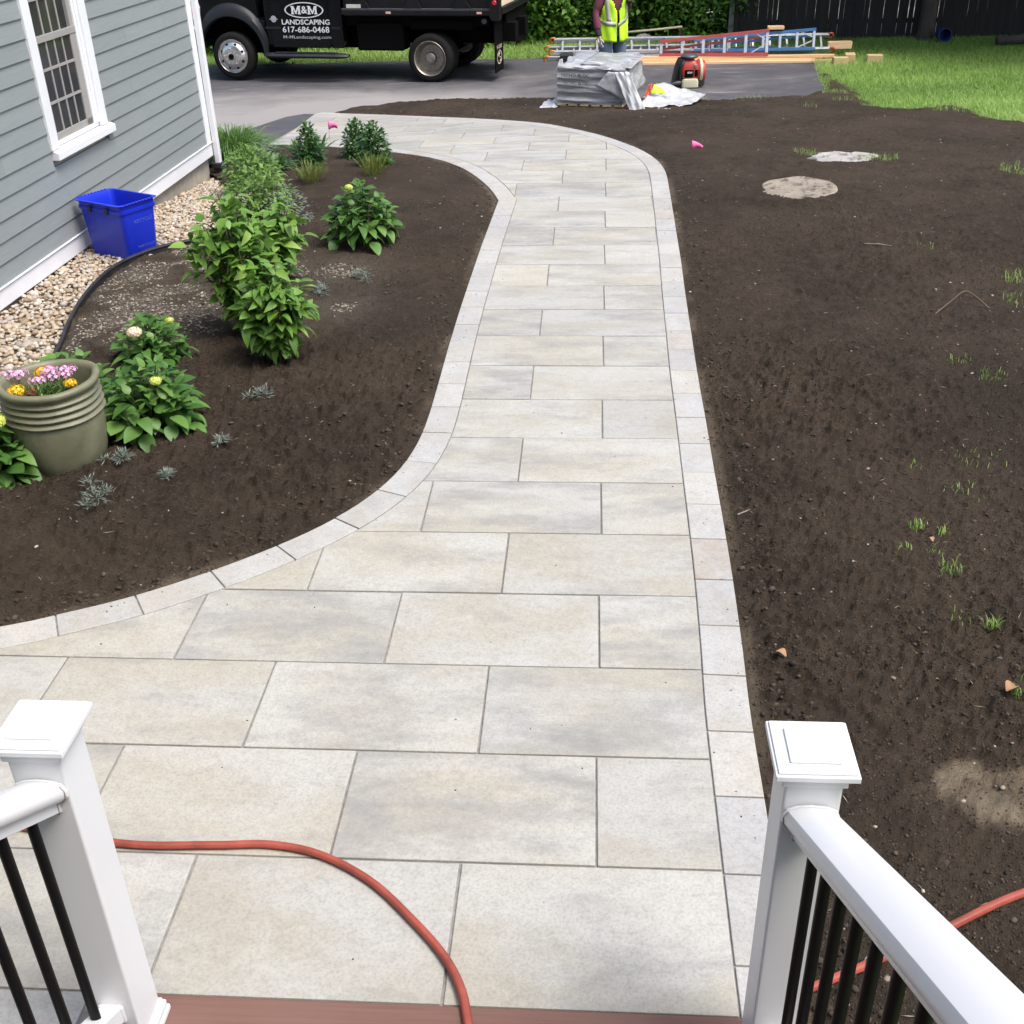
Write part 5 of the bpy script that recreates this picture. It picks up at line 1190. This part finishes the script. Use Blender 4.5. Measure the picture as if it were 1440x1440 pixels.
# ================================================================== WORKER
PE = root('person', 'worker in yellow hi-vis vest, maroon sleeves and jeans standing behind the wrapped pallet', 'person', (.33, 18.25, zf(.33, 18.25) - .035), R(26))
PE.scale = (1.12, 1.10, 1.03)
def skinned(name, chains, mat, par, levels=1):
    """one continuous surface grown round a skeleton: chains of (point, radius_x, radius_y)"""
    V, E, Rr, key = [], [], [], {}
    for ch in chains:
        prev = None
        for p, rx_, ry_ in ch:
            k = tuple(round(c, 4) for c in p)
            if k not in key: key[k] = len(V); V.append(p); Rr.append((rx_, ry_))
            i = key[k]
            if prev is not None: E.append((prev, i))
            prev = i
    me = bpy.data.meshes.new(name); me.from_pydata(V, E, []); o = bpy.data.objects.new(name, me); COL.objects.link(o)
    o.modifiers.new('skin', 'SKIN')
    if not me.skin_vertices:
        bpy.context.view_layer.objects.active = o
    for sv, r_ in zip(me.skin_vertices[0].data, Rr): sv.radius = r_
    me.skin_vertices[0].data[0].use_root = True
    s = o.modifiers.new('sub', 'SUBSURF'); s.levels = s.render_levels = levels
    dg = bpy.context.evaluated_depsgraph_get(); ev = bpy.data.meshes.new_from_object(o.evaluated_get(dg)); bpy.data.objects.remove(o)
    ev.polygons.foreach_set('use_smooth', np.ones(len(ev.polygons), bool)); ev.materials.clear()
    return link(name, ev, par, mat)
pel = ((0, 0, .93), .13, .10)
RA = [((-.175, .01, 1.41), .052, .052), ((-.265, -.015, 1.15), .040, .040), ((-.275, -.13, .90), .028, .028), ((-.272, -.16, .82), .034, .020), ((-.268, -.175, .77), .030, .014)]
LA = [((.175, .01, 1.41), .052, .052), ((.24, .08, 1.16), .040, .040), ((.17, -.13, 1.29), .028, .028), ((.14, -.19, 1.34), .034, .020), ((.12, -.22, 1.37), .030, .014)]
sp = [pel, ((0, .01, 1.10), .125, .09), ((0, .01, 1.28), .145, .10), ((0, .015, 1.41), .10, .075), ((0, .005, 1.49), .05, .05), ((0, -.005, 1.56), .062, .07), ((0, -.012, 1.63), .072, .085), ((0, -.008, 1.70), .06, .07)]
chest = ((0, .015, 1.41), .10, .075)
def leg(s): return [pel, ((s * .09, 0, .86), .065, .07), ((s * .11, -.01, .50), .045, .048), ((s * .115, .02, .10), .034, .036), ((s * .118, -.02, .05), .042, .035), ((s * .125, -.13, .035), .038, .024)]
skinned('body', [sp, [chest] + RA, [chest] + LA, leg(-1), leg(1)], M['skin'], PE, 2)
# hands: palm with five separate fingers
def hand(w, d, side, up):
    w = Vector(w); d = Vector(d).normalized(); up = Vector(up).normalized(); sx = d.cross(up).normalized() * side; ch = []
    palm = [(tuple(w), .030, .018), (tuple(w + d * .05), .040, .016), (tuple(w + d * .085), .040, .014)]
    base = w + d * .085
    for k, (o_, l) in enumerate(((-.030, .062), (-.010, .072), (.010, .068), (.029, .052))):
        b0 = base + sx * o_ - d * .01; cv = up * -.022
        ch.append([(tuple(w + d * .07 + sx * o_ * .8), .011, .011), (tuple(b0 + d * l * .35), .0095, .0095), (tuple(b0 + d * l * .72 + cv * .6), .0088, .0088), (tuple(b0 + d * l * .98 + cv * 1.7), .0075, .0075)])
    ch.append([(tuple(w + d * .03 - sx * .022), .013, .013), (tuple(w + d * .055 - sx * .048 + up * -.012), .011, .011), (tuple(w + d * .09 - sx * .052 + up * -.025), .009, .009)])
    return [palm], ch
for (w, d, sd_, up) in (((-.273, -.150, .845), (.02, -.25, -1), 1, (-.9, -.3, 0)), ((.145, -.18, 1.33), (-.3, -.5, .6), -1, (0, -.7, -.6))):
    pm, fg = hand(w, d, sd_, up)
    g_ = skinned('glove', pm, M['glove'], PE, 2)
    for c_ in fg: skinned('glove_finger', [c_], M['glove'], g_, 1)
def limb(name, pts, mat, n=14, parent=PE):
    m = MB(); P_ = [Vector(p[:3]) for p in pts]; rings = []
    for i, p in enumerate(P_):
        t = (P_[min(i + 1, len(P_) - 1)] - P_[max(i - 1, 0)]).normalized(); qt = Vector((0, 0, 1)).rotation_difference(t)
        wr = .006 * math.sin(i * 2.1)
        rings.append([p + qt @ Vector(((pts[i][3] + wr * math.sin(3 * k)) * math.cos(2 * math.pi * k / n), (pts[i][4] + wr * math.cos(2 * k)) * math.sin(2 * math.pi * k / n), 0)) for k in range(n)])
    m.loft(rings); o = m.build(name, M[mat], parent, smooth=True); s = o.modifiers.new('sub', 'SUBSURF'); s.levels = s.render_levels = 1; return o
def between(a, b, n, r0, r1):
    a, b = Vector(a), Vector(b); return [(*a.lerp(b, i / n), r0[0] + (r1[0] - r0[0]) * i / n, r0[1] + (r1[1] - r0[1]) * i / n) for i in range(n + 1)]
limb('sleeve', between((-.13, .01, 1.44), (-.265, -.012, 1.16), 5, (.075, .075), (.058, .060)) + between((-.268, -.02, 1.13), (-.275, -.12, .93), 4, (.056, .058), (.046, .046))[1:], 'maroon')
limb('sleeve', between((.13, .01, 1.44), (.24, .08, 1.17), 5, (.075, .075), (.058, .060)) + between((.235, .06, 1.16), (.175, -.12, 1.28), 4, (.056, .056), (.045, .045))[1:], 'maroon')
limb('cuff', between((-.275, -.112, .945), (-.274, -.152, .850), 3, (.044, .044), (.040, .040)), 'cuff')
limb('cuff', between((.178, -.11, 1.275), (.15, -.17, 1.325), 3, (.044, .044), (.040, .040)), 'cuff')
limb('shirt', [(0, .01, .90, .17, .125), (0, .01, 1.05, .165, .125), (0, .01, 1.2, .18, .13), (0, .012, 1.34, .19, .13), (0, .015, 1.43, .15, .10), (0, .012, 1.48, .075, .075)], 'maroon', 20)
limb('trousers', [(0, .0, .79, .205, .135), (0, .003, .86, .20, .14), (0, .005, .93, .185, .135), (0, .005, 1.0, .165, .125)], 'denim', 20)
for s in (-1, 1):
    limb('trouser_leg', [(s * .115, .015, .08, .075, .085), (s * .112, .005, .30, .075, .083), (s * .108, -.008, .52, .082, .090), (s * .102, -.002, .72, .100, .112), (s * .098, .0, .88, .102, .122)], 'denim', 16)
    m = MB(); m.loft([ring((s * .12, -.035, z), rx_, ry_, 16) for z, rx_, ry_ in ((.0, .052, .135), (.03, .054, .138), (.06, .050, .12), (.09, .046, .075), (.13, .045, .06))]); m.build('boot', M['boot'], PE, smooth=True)
# hi-vis vest: open fronted shell with a V neck
def vestpt(a, z, d=0.0):
    u = (z - .79) / .66; rx_ = .222 - .02 * math.sin(u * 3.1) - (.05 * max(0, u - .75) * 4 * .25) + d; ry_ = .172 - .02 * u + d
    if z > 1.34: k = (z - 1.34) / .12; rx_ *= 1 - .22 * k; ry_ *= 1 - .35 * k
    f = .008 * math.sin(a * 9 + z * 14) * (1 - u * .6) + .006 * math.sin(a * 4 - z * 22)
    return (math.sin(a) * (rx_ + f), -math.cos(a) * (ry_ + f) + .01, z - .025 * math.cos(a) * (1 - u) * (z < .95))
def vest_patch(name, mat, a0, a1, z0, z1, na, nz, d, skip=None):
    vs, fs = [], []; ok = {}
    for j in range(nz + 1):
        for i in range(na + 1): vs.append(vestpt(a0 + (a1 - a0) * i / na, z0 + (z1 - z0) * j / nz, d))
    for j in range(nz):
        for i in range(na):
            a = a0 + (a1 - a0) * (i + .5) / na; z = z0 + (z1 - z0) * (j + .5) / nz
            if skip and skip(a, z): continue
            b = j * (na + 1) + i; fs.append((b, b + 1, b + na + 2, b + na + 1))
    m = MB(); m.add(vs, fs); o = m.build(name, M[mat], PE, smooth=True); s = o.modifiers.new('thick', 'SOLIDIFY'); s.thickness = .004; s.offset = 1; return o
def vskip(a, z):
    a = (a + math.pi) % (2 * math.pi) - math.pi
    if abs(a) < .05 + max(0, (z - 1.14)) * 1.9: return True            # V neck
    return z > 1.10 and abs(abs(a) - 1.57) < .25 + .9 * min(1, (z - 1.10) * 4) * .55 and z < 1.40
vest_patch('vest', 'yellow', -math.pi, math.pi, .79, 1.46, 72, 22, 0, vskip)
def strip(a0, z0, a1, z1, h, name='reflective_strip'):
    n = 12; vs = []
    for i in range(n + 1):
        u = i / n; a = a0 + (a1 - a0) * u; z = z0 + (z1 - z0) * u; vs += [vestpt(a, z - h / 2, .0085), vestpt(a, z + h / 2, .0085)]
    m = MB(); m.add(vs, [(2 * i, 2 * i + 2, 2 * i + 3, 2 * i + 1) for i in range(n)]); o = m.build(name, M['silver'], PE, smooth=True); s = o.modifiers.new('thick', 'SOLIDIFY'); s.thickness = .003; s.offset = 1
strip(-1.1, 1.03, -.15, 1.00, .055); strip(-.06, .985, 1.1, 1.10, .055); strip(1.15, 1.05, 2 * math.pi - 1.15, 1.05, .055)
def vstrip(a0, a1, w):
    n = 10; vs = []
    for i in range(n + 1):
        z = 1.04 + .40 * i / n; a = a0 + (a1 - a0) * i / n; vs += [vestpt(a - w, z, .009), vestpt(a + w, z, .009)]
    m = MB(); m.add(vs, [(2 * i, 2 * i + 1, 2 * i + 3, 2 * i + 2) for i in range(n)]); o = m.build('reflective_strip', M['silver'], PE, smooth=True); s = o.modifiers.new('thick', 'SOLIDIFY'); s.thickness = .003; s.offset = 1
vstrip(-.62, -.85, .14); vstrip(.62, .85, .14)
# head: nose, ears, eyes, mouth, hair
m = MB(); m.lathe([(.0005, -.045), (.012, -.03), (.016, -.012), (.010, .012), (.0005, .03)], 10, (0, -.100, 1.605)); m.build('nose', M['skin'], PE, smooth=True)
for s in (-1, 1):
    m = MB(); m.loft([ring((s * .078, .005, 1.61 + dz), .010, rr, 10) for dz, rr in ((-.032, .008), (-.012, .02), (.012, .024), (.028, .014))]); m.build('ear', M['skin'], PE, smooth=True)
    m = MB(); m.lathe([(.0005, -.009), (.010, 0), (.0005, .009)], 10, (s * .031, -.090, 1.635)); m.build('eye', M['eye'], PE, smooth=True)
m = MB(); m.bar((-.024, -.094, 1.568), (.024, -.094, 1.568), .006, .008); m.build('mouth', M['orangered'], PE)
m = MB(); m.loft([ring((0, .004 + dy, z), a_, b_, 20) for z, a_, b_, dy in ((1.58, .070, .070, .035), (1.63, .082, .088, .018), (1.68, .083, .095, .006), (1.725, .068, .080, .004), (1.75, .035, .04, .004))]); m.build('hair', M['hair'], PE, smooth=True)

# ================================================================== BACKPACK BLOWER
BL = root('leaf_blower', 'red and black backpack leaf blower standing upright on the asphalt', 'blower', (1.57, 19.16, zf(1.57, 19.16) - .035), R(6))
m = MB(); m.tube([(-.18, .02, .012), (-.12, -.17, .012), (.14, -.17, .012), (.19, .02, .012), (.14, .16, .012), (-.14, .16, .012), (-.18, .02, .012)], .012, 8); m.build('base_frame', M['blackplastic'], BL)
m = MB(); m.loft([[(x, y, z) for x, y in rrect(a, b, .035)] for z, a, b in ((.018, .11, .05), (.03, .135, .075), (.11, .135, .078), (.145, .125, .070), (.155, .10, .05))]); tk = m.build('fuel_tank', M['tank'], BL, smooth=False, angle=45); tk.location = (.0, -.115, 0)
m = MB(); m.lathe([(.032, 0), (.034, .03), (.028, .036), (.0005, .037)], 14, (-.105, -.13, .14)); m.build('fuel_cap', M['blackplastic'], BL, angle=40)
m = MB(); m.loft([[(x + ox, y, z) for x, y in rrect(a, b, .05)] for z, a, b, ox in ((.155, .135, .12, 0), (.20, .142, .13, 0), (.33, .138, .13, 0), (.39, .115, .11, -.005), (.43, .085, .08, -.01))]); m.build('engine_cover', M['blowerred'], BL, angle=40)
MB().box(-.085, .055, -.146, -.12, .17, .285).build('starter_recess', M['chassis'], BL, bevel=.02)
MB().box(.075, .125, -.142, -.12, .18, .285).build('cooling_grille', M['chassis'], BL, bevel=.01)
MB().box(.055, .110, -.140, -.11, .31, .365).build('muffler_port', M['dullsteel'], BL, bevel=.01)
text('ECHO', .038, M['letter'], BL, 'blower_lettering', (-.005, -.1475, .245), (rx, 0, 0), width=.075, off=.001)
m = MB(); m.lathe([(.0005, .44), (.10, .44), (.135, .455), (.138, .475), (.115, .50), (.06, .512), (.0005, .515)], 28, (.0, .0, 0)); m.build('air_cleaner', M['railsteel'], BL, angle=40)
m = MB(); m.lathe([(.0005, .0), (.15, .0), (.175, .03), (.175, .10), (.15, .14), (.0005, .14)], 32, (.12, .05, .24), axis='x'); m.build('fan_housing', M['blowerred'], BL, angle=40)
m = MB(); m.lathe([(.178, .045), (.186, .05), (.186, .085), (.178, .09)], 32, (.12, .05, .24), axis='x', close=True); m.build('housing_band', M['tank'], BL, angle=40)
m = MB(); m.loft([[(.18 + x, .04 + y, z) for x, y in rrect(.075, .13, .04)] for z in (.03, .20)]); m.build('blower_outlet', M['blackplastic'], BL, bevel=.01)
m = MB(); m.loft([[(-.15 + dx + x, .02 + y, z) for x, y in rrect(.035, .14, .03)] for z, dx in ((.05, -.07), (.20, -.05), (.36, -.01), (.44, .03))]); m.build('back_pad', M['blackplastic'], BL, angle=40)
m = MB(); m.tube([(-.10, -.13, .42), (-.145, -.15, .36), (-.16, -.15, .25), (-.165, -.14, .14), (-.15, -.1, .06)], .022, 8); m.build('shoulder_strap', M['flare'], BL, smooth=True)
m = MB(); m.tube([(-.10, -.11, .10), (-.20, -.14, .085), (-.30, -.15, .075), (-.34, -.15, .08)], [.045, .05, .03, .02], 10); m.build('throttle_handle', M['blackplastic'], BL, smooth=True)

# ================================================================== LADDERS AND LUMBER
GZ = lambda x, y: zf(x, y) - .035
def plank(x0, x1, y, z, w, h, tilt=0.0, label='orange tinted board lying in the low stack under the ladders', name='plank', mat='lumber', group='boards stacked along the back of the driveway', yaw=0.0):
    cx = .5 * (x0 + x1); o = MB().box(-(x1 - x0) / 2, (x1 - x0) / 2, -w / 2, w / 2, 0, h).build(name, M[mat], None, bevel=.003)
    o.location = (cx, y, GZ(cx, y) + z); o.rotation_euler = (0, -math.atan((zf(x1, y) - zf(x0, y)) / (x1 - x0)) + tilt, yaw); return prop(o, label, 'plank', group)
for a_ in ((-.35, 4.42, 22.20, .0, .14, .04, 0, 'front bottom board of the low stack, running the full width under the ladders'), (-.1, 4.45, 22.36, .0, .14, .04, 0, 'second bottom board of the stack, just behind the front board'), (.4, 4.1, 22.24, .042, .12, .04, .004, 'slightly skewed board lying on top of the front bottom board'),
           (1.0, 4.4, 22.42, .042, .13, .04, .003, 'upper board behind the skewed one, under the red stepladder'), (-.3, 2.9, 22.56, .0, .19, .04, 0, 'widest board at the back of the stack, under the silver ladders'), (.7, 4.45, 22.25, .086, .09, .04, .002, 'narrow topmost board of the stack, ending by the timber blocks')):
    plank(*a_[:7], label=a_[7])
def ladder(name, label, x, y, z, rz, L, w0, w1, mat, step, depth, ends=None, tiltx=0.0, nrung=None, back=False, foot=None, web=.09):
    """ladder along local +X; local Z is across the rungs; tiltx lays it down"""
    t = root(name, label, 'ladder', (x, y, z), rz, 'ladders laid along the back of the driveway'); t.rotation_euler = (tiltx, -math.atan((zf(x + L, y) - zf(x, y)) / L) , rz)
    for s in (0, 1):
        m = MB(); z0a, z0b = (0, 0) if s == 0 else (w0, w1)
        p0, p1 = Vector((0, 0, z0a)), Vector((L, 0, z0b))
        m.bar(p0, p1, web, .034); m.bar(p0 + Vector((0, -web / 2 + .008, .0 - (s * 2 - 1) * .012)), p1 + Vector((0, -web / 2 + .008, -(s * 2 - 1) * .012)), .014, .05); m.build('rail', M[mat], t)
    n = nrung or int(L / .305)
    for i in range(n):
        px = L * (i + .5) / n if not back else .03 + (L - .06) * i / (n - 1); h = w0 + (w1 - w0) * px / L
        MB().bar((px, 0, .013), (px, 0, h - .013), depth, step, up=(1, 0, 0)).build('rung', M['alu'], t)
    if back:
        for s in (0, 1):
            hz = .05 if s == 0 else w1 - .10
            MB().bar((0, .14, w0 * .5 if s else w0 * .35), (L * .95, .16, hz), .03, .04).build('back_rail', M[mat], t)
        for i in range(n - 1):
            px = L * (i + .8) / n; MB().bar((px, .15, .09), (px, .15, (w0 + (w1 - w0) * px / L) * .75), .02, .02, up=(1, 0, 0)).build('brace', M['alu'], t)
        MB().bar((L * .83, -.01, .02), (L * .97, -.01, w1 * .42), .02, .02).build('brace', M['alu'], t); MB().bar((L * .85, -.01, w1 - .02), (L * .98, -.01, w1 * .6), .02, .02).build('brace', M['alu'], t)
    if ends:
        for ex in ends[1:]:
            for hz in (0, w1 if ex > 0 else w0):
                m = MB(); c = Vector((ex, 0, hz)); s = -1 if ex <= 0 else 1
                m.tube([c + Vector((s * -.02, -.05, 0)), c + Vector((s * .05, -.055, 0)), c + Vector((s * .09, 0, 0)), c + Vector((s * .05, .055, 0)), c + Vector((s * -.02, .05, 0))], .017, 8); m.build('end_cap', M[ends[0]], t, smooth=True)
    return t
gz = GZ(-.7, 22.95)
ladder('extension_ladder', 'long silver extension ladder with yellow orange end caps, lying behind the worker', -.70, 22.85, gz + .13, R(.0), 3.3, .46, .46, 'alu', .035, .035, ('orange', 0), R(-68))
ladder('extension_ladder', 'lower silver ladder section directly beneath the long silver ladder', -.80, 22.80, gz + .04, R(.0), 3.2, .42, .42, 'alu', .035, .035, ('orange', 0), R(-72))
ladder('step_ladder', 'red fibreglass stepladder lying on its edge with white metal steps', 1.27, 22.28, GZ(1.3, 22.3) + .13, R(-1), 1.98, .25, .42, 'redglass', .05, .085, None, R(-14), 6, True, web=.12)
ladder('step_ladder', 'blue fibreglass stepladder lying on its edge behind the red stepladder', 1.95, 22.85, GZ(2, 22.8) + .13, R(0), 2.25, .20, .36, 'blueglass', .045, .075, None, R(-14), 8, True)
ladder('extension_ladder', 'silver ladder with orange red feet sticking out right of the blue stepladder', 2.6, 23.0, GZ(3, 23) + .10, R(0), 1.92, .36, .36, 'alu', .035, .035, ('orangered', 1.92), R(-52))
def block(x, y, w, d, h, label, rz=0.0, mat='timber', z=0.0):
    o = MB().box(-w / 2, w / 2, -d / 2, d / 2, 0, h).build('wood_block', M[mat], None, bevel=.006); o.location = (x, y, zf(x, y) - .045 + z); o.rotation_euler = (0, 0, rz); return prop(o, label, 'block', 'sawn timber blocks near the ladders')
block(4.47, 21.75, .26, .16, .145, 'sawn timber block at the front right end of the board stack', .06)
block(4.70, 22.05, .17, .30, .165, 'taller timber block just behind and right of the front block', -.15)
block(5.13, 22.0, .27, .18, .145, 'single timber block lying apart on the lawn', -.12)
block(4.70, 23.1, .45, .12, .13, 'darker beam end behind the silver ladder feet', .05, 'lumber', .12)
block(3.45, 22.9, .30, .12, .06, 'wood offcut on top of the stack where red and blue ladders meet', .03, 'lumber', .50)
block(-.45, 22.75, .25, .14, .12, 'dark prop block under the left end of the silver ladders', 0, 'fence')

# ================================================================== FENCE, HEDGE, TREES
fe = root('board_fence', 'dark weathered board fence across the back of the yard in deep shade', 'fence', (2.95, 25.35, 0), 0)
x = .0; i = 0
while x < 14.0:
    w = .092 + rnd.uniform(-.004, .004); zb = zf(2.95 + x, 25.35) - .05
    m = MB(); m.box(-w / 2, w / 2, -.010, .010, 0, 1.95); o = m.build('picket', M['fence'], fe); o.location = (x + w / 2, rnd.uniform(-.004, .004), zb + rnd.uniform(0, .03)); o.rotation_euler = (rnd.gauss(0, .004), rnd.gauss(0, .004), 0)
    x += w + (.003 if rnd.random() < .88 else rnd.uniform(.010, .024)); i += 1
for z in (.25, 1.55): MB().box(0, 14, .012, .05, z - .60, z - .51).build('fence_rail', M['fence'], fe)
for px in (-.06, 2.4, 4.8, 7.2, 9.6, 12.0):
    m = MB(); m.box(px - .05, px + .05, .0 if px > 0 else -.06, .10, -.7, 1.5); m.build('fence_post', M['fencepost'] if px < 0 else M['fence'], fe)
sheet('pale_gap_ground', [(2.5, 25.9), (17, 25.9), (17, 31), (2.5, 31)], -.02, M['gap_pale'])  # pale sheet added behind the fence to brighten its gaps
# pale block added behind the fence so the picket gaps read as bright streaks
ga_ = root('gap_backdrop', 'added pale block showing as bright streaks through the fence gaps', 'backdrop', (9.5, 30.5, -.7))
MB().box(-5.5, 5.5, 0, 6, 0, 2.9).build('wall', M['gap_pale'], ga_); MB().prism([(-.4, 2.9), (3, 4.6), (6.4, 2.9)], -5.8, 5.8, 'x').build('roof', M['asphalt'], ga_)

def leafquads(pts, nrm_jit, L, W, q):
    vs, fs, tt = [], [], []
    n = len(pts); a = nr.uniform(0, 2 * np.pi, n); e = nr.normal(0, .55, n); l = L * nr.uniform(.6, 1.25, n); w = W * nr.uniform(.6, 1.25, n)
    d = np.stack([np.cos(a) * np.cos(e), np.sin(a) * np.cos(e), np.sin(e)], 1); up = nr.normal(0, .45, (n, 3)) + np.array([0, 0, 1.0]); s = np.cross(d, up); s /= np.linalg.norm(s, axis=1)[:, None] + 1e-9; nn = np.cross(s, d)
    P0 = pts; P1 = pts + d * l[:, None] * .45 + s * w[:, None] * .5 + nn * w[:, None] * .18; P2 = pts + d * l[:, None] - nn * l[:, None] * .15; P3 = pts + d * l[:, None] * .45 - s * w[:, None] * .5 + nn * w[:, None] * .18
    V = np.stack([P0, P1, P2, P3], 1).reshape(-1, 3); F = np.arange(4 * n).reshape(-1, 4)
    return V, F
def clumps(n, cx, cy, cz, rx_, ry_, rz_, nc, spread, lowbias=0.0):
    c = nr.normal(0, 1, (nc, 3)); c /= np.linalg.norm(c, axis=1)[:, None]; c *= nr.uniform(.35, 1.0, (nc, 1)) ** .5; k = nr.integers(0, nc, n)
    p = c[k] * np.array([rx_, ry_, rz_]) + nr.normal(0, spread, (n, 3)); tone = nr.random(nc)[k]
    return p + np.array([cx, cy, cz]), tone
def tree(name, label, x, y, h, trunk_r, cr, cz, crz, n, group, L=.26, W=.16, mat='leaf_tree', sub=70):
    z0 = zf(x, y) - .08; t = root(name, label, 'tree', (x, y, z0), 0, group); m = MB()
    m.tube([(0, 0, -.1), (.02, .01, .25), (.05, .03, h * .35), (.02, -.03, h * .7), (.0, .0, h)], [trunk_r * 1.35, trunk_r * 1.05, trunk_r * .9, trunk_r * .55, trunk_r * .15], 14)
    for k in range(11):
        a = k * 2.4; zz = h * (.40 + .045 * k); e = Vector((math.cos(a) * cr * .75, math.sin(a) * cr * .75, zz + cr * .35)); m.tube([(.03, 0, zz), tuple(Vector((.03, 0, zz)).lerp(e, .5) + Vector((0, 0, .15))), tuple(e)], [trunk_r * .4, trunk_r * .22, .015], 7)
    m.build('trunk', M['bark'], t, angle=60)
    P, tone = clumps(n, 0, 0, cz, cr, cr, crz, sub, cr * .13); V, F = leafquads(P, .5, L, W, None)
    link('crown', npmesh('crown', V, F, False, tint=np.repeat(np.clip(tone * .8 + nr.random(n) * .3, 0, 1), 4)), t, M[mat], kind='stuff'); return t
tree('shade_tree', 'dark tree trunk standing in front of the board fence', 6.75, 24.95, 7.0, .15, 3.1, 4.6, 2.1, 11000, 'big trees shading the fence')
tree('shade_tree', 'tree behind the fence, second trunk from the fence corner', 4.2, 26.6, 6.5, .14, 2.6, 4.4, 2.0, 8000, 'big trees shading the fence')
tree('shade_tree', 'tree behind the far right end of the fence', 10.2, 26.0, 7.0, .17, 3.0, 4.6, 2.2, 8500, 'big trees shading the fence')
tree('shade_tree', 'tree rising from the hedge left of the fence corner', 1.6, 28.2, 7.0, .16, 2.8, 4.9, 2.1, 7500, 'big trees shading the fence')
tree('shade_tree', 'unseen added tree beyond the right edge of the photo, shading the fence', 10.7, 22.9, 7.0, .17, 3.4, 4.9, 2.2, 11000, 'big trees shading the fence')  # out-of-view tree added to block the sun and deepen the fence shade
def hedge(x, y, w, d, h, label, n, seed, tone0=0.0):
    z0 = zf(x, y) - .08; t = root('hedge_shrub', label, 'shrub', (x, y, z0), 0, 'leafy shrubs in the hedge behind the driveway'); m = MB()
    for k in range(9):
        a = k * 2.4; m.tube([(math.cos(a) * .1, math.sin(a) * .08, -.05), (math.cos(a) * w * .2, math.sin(a) * d * .2, h * .5), (math.cos(a) * w * .38, math.sin(a) * d * .38, h * .9)], [.03, .02, .008], 6)
    m.build('branch', M['bark'], t)
    u = nr.uniform(-1, 1, (n, 3)); k = (np.abs(u) ** 3).sum(1) < 1.15; u = u[k]; n = len(u); shell = nr.random(n) < .72
    sc = np.where(shell, nr.uniform(.84, 1.05, n), nr.random(n) ** .5); bump_ = 1 + .22 * np.sin(u[:, 0] * 5 + seed) * np.cos(u[:, 2] * 6 + seed * 2)
    den = np.maximum.reduce(np.abs(u), axis=1); P = u / den[:, None] * sc[:, None] * bump_[:, None] * np.array([w / 2, d / 2, h / 2]) + np.array([0, 0, h / 2 + .02]); P[:, 2] = np.maximum(P[:, 2], .06)
    P += nr.normal(0, .05, P.shape); V, F = leafquads(P, .5, .15, .085, None); cl = fbm(P[:, 0] + seed * 3, P[:, 2] + P[:, 1], 2.2, 3, seed) + .5
    link('foliage', npmesh('foliage', V, F, False, tint=np.repeat(np.clip(cl * .9 + nr.normal(0, .16, n) + tone0, 0, 1), 4)), t, M['leaf_hedge'], kind='stuff')
for j, (x, y, w, d, h, lab, tn) in enumerate([(-8.6, 25.4, 2.6, 1.4, 1.9, 'hedge shrub at the far left, seen past the truck bonnet', .0), (-6.2, 25.9, 2.6, 1.5, 2.0, 'hedge shrub behind the truck cab', .0), (-3.9, 26.2, 2.4, 1.5, 2.0, 'hedge shrub behind the dump body', .0), (-1.75, 26.1, 2.2, 1.5, 2.1, 'bright leafy hedge shrub between the truck and the worker', .08), (.15, 26.5, 2.1, 1.4, 2.1, 'hedge shrub right behind the worker', .02), (2.0, 26.25, 2.0, 1.4, 2.1, 'hedge shrub that ends at the grey fence corner post', .06)]):
    hedge(x, y, w + .3, d + .5, h, lab, 13000, j + 3, tn)

po_ = root('wooden_pole', 'pale wooden pole propped low in front of the hedge', 'pole', (.75, 25.0, zf(.75, 25) - .05))
m = MB(); m.tube([(-.2, 0, .23), (.5, 0, .28), (1.12, .02, .33)], .021, 8); m.build('pole', M['cream'], po_, smooth=True); MB().box(1.06, 1.11, -.02, .03, -.05, .31).build('stake', M['bark'], po_)
m = MB(); v_, f_ = ICO2; m.add([(x * .18 * (1 + .2 * math.sin(9 * y)), y * .12, z * .09) for x, y, z in v_], [tuple(f) for f in f_]); rk = m.build('rock', M['palecon'], None); rk.location = (1.10, 25.2, zf(1.1, 25.2) + .05); prop(rk, 'pale rock at the foot of the hedge under the pole', 'rock')
bk = root('blue_bucket', 'blue bucket on its side in the shaded grass before the fence', 'bucket', (7.02, 24.45, zf(7, 24.45) + .11), R(4))
m = MB(); m.lathe([(.105, .30), (.128, .0), (.134, -.003), (.134, -.02), (.122, -.02), (.116, .0), (.095, .29), (.0005, .29)], 26, axis='y'); m.lathe([(.105, .30), (.0005, .302)], 26, axis='y'); m.build('bucket_shell', M['bluebarrel'], bk, angle=40)
m = MB(); m.tube([(0, 0, 0), (.6, .05, .02), (1.3, -.04, .03), (2.2, .05, .02)], [.09, .085, .075, .06], 12); lg = m.build('fallen_log', M['bark'], None, smooth=True); lg.location = (7.9, 24.0, zf(8, 24) + .05); prop(lg, 'dark fallen log in the shade at the upper right', 'log')
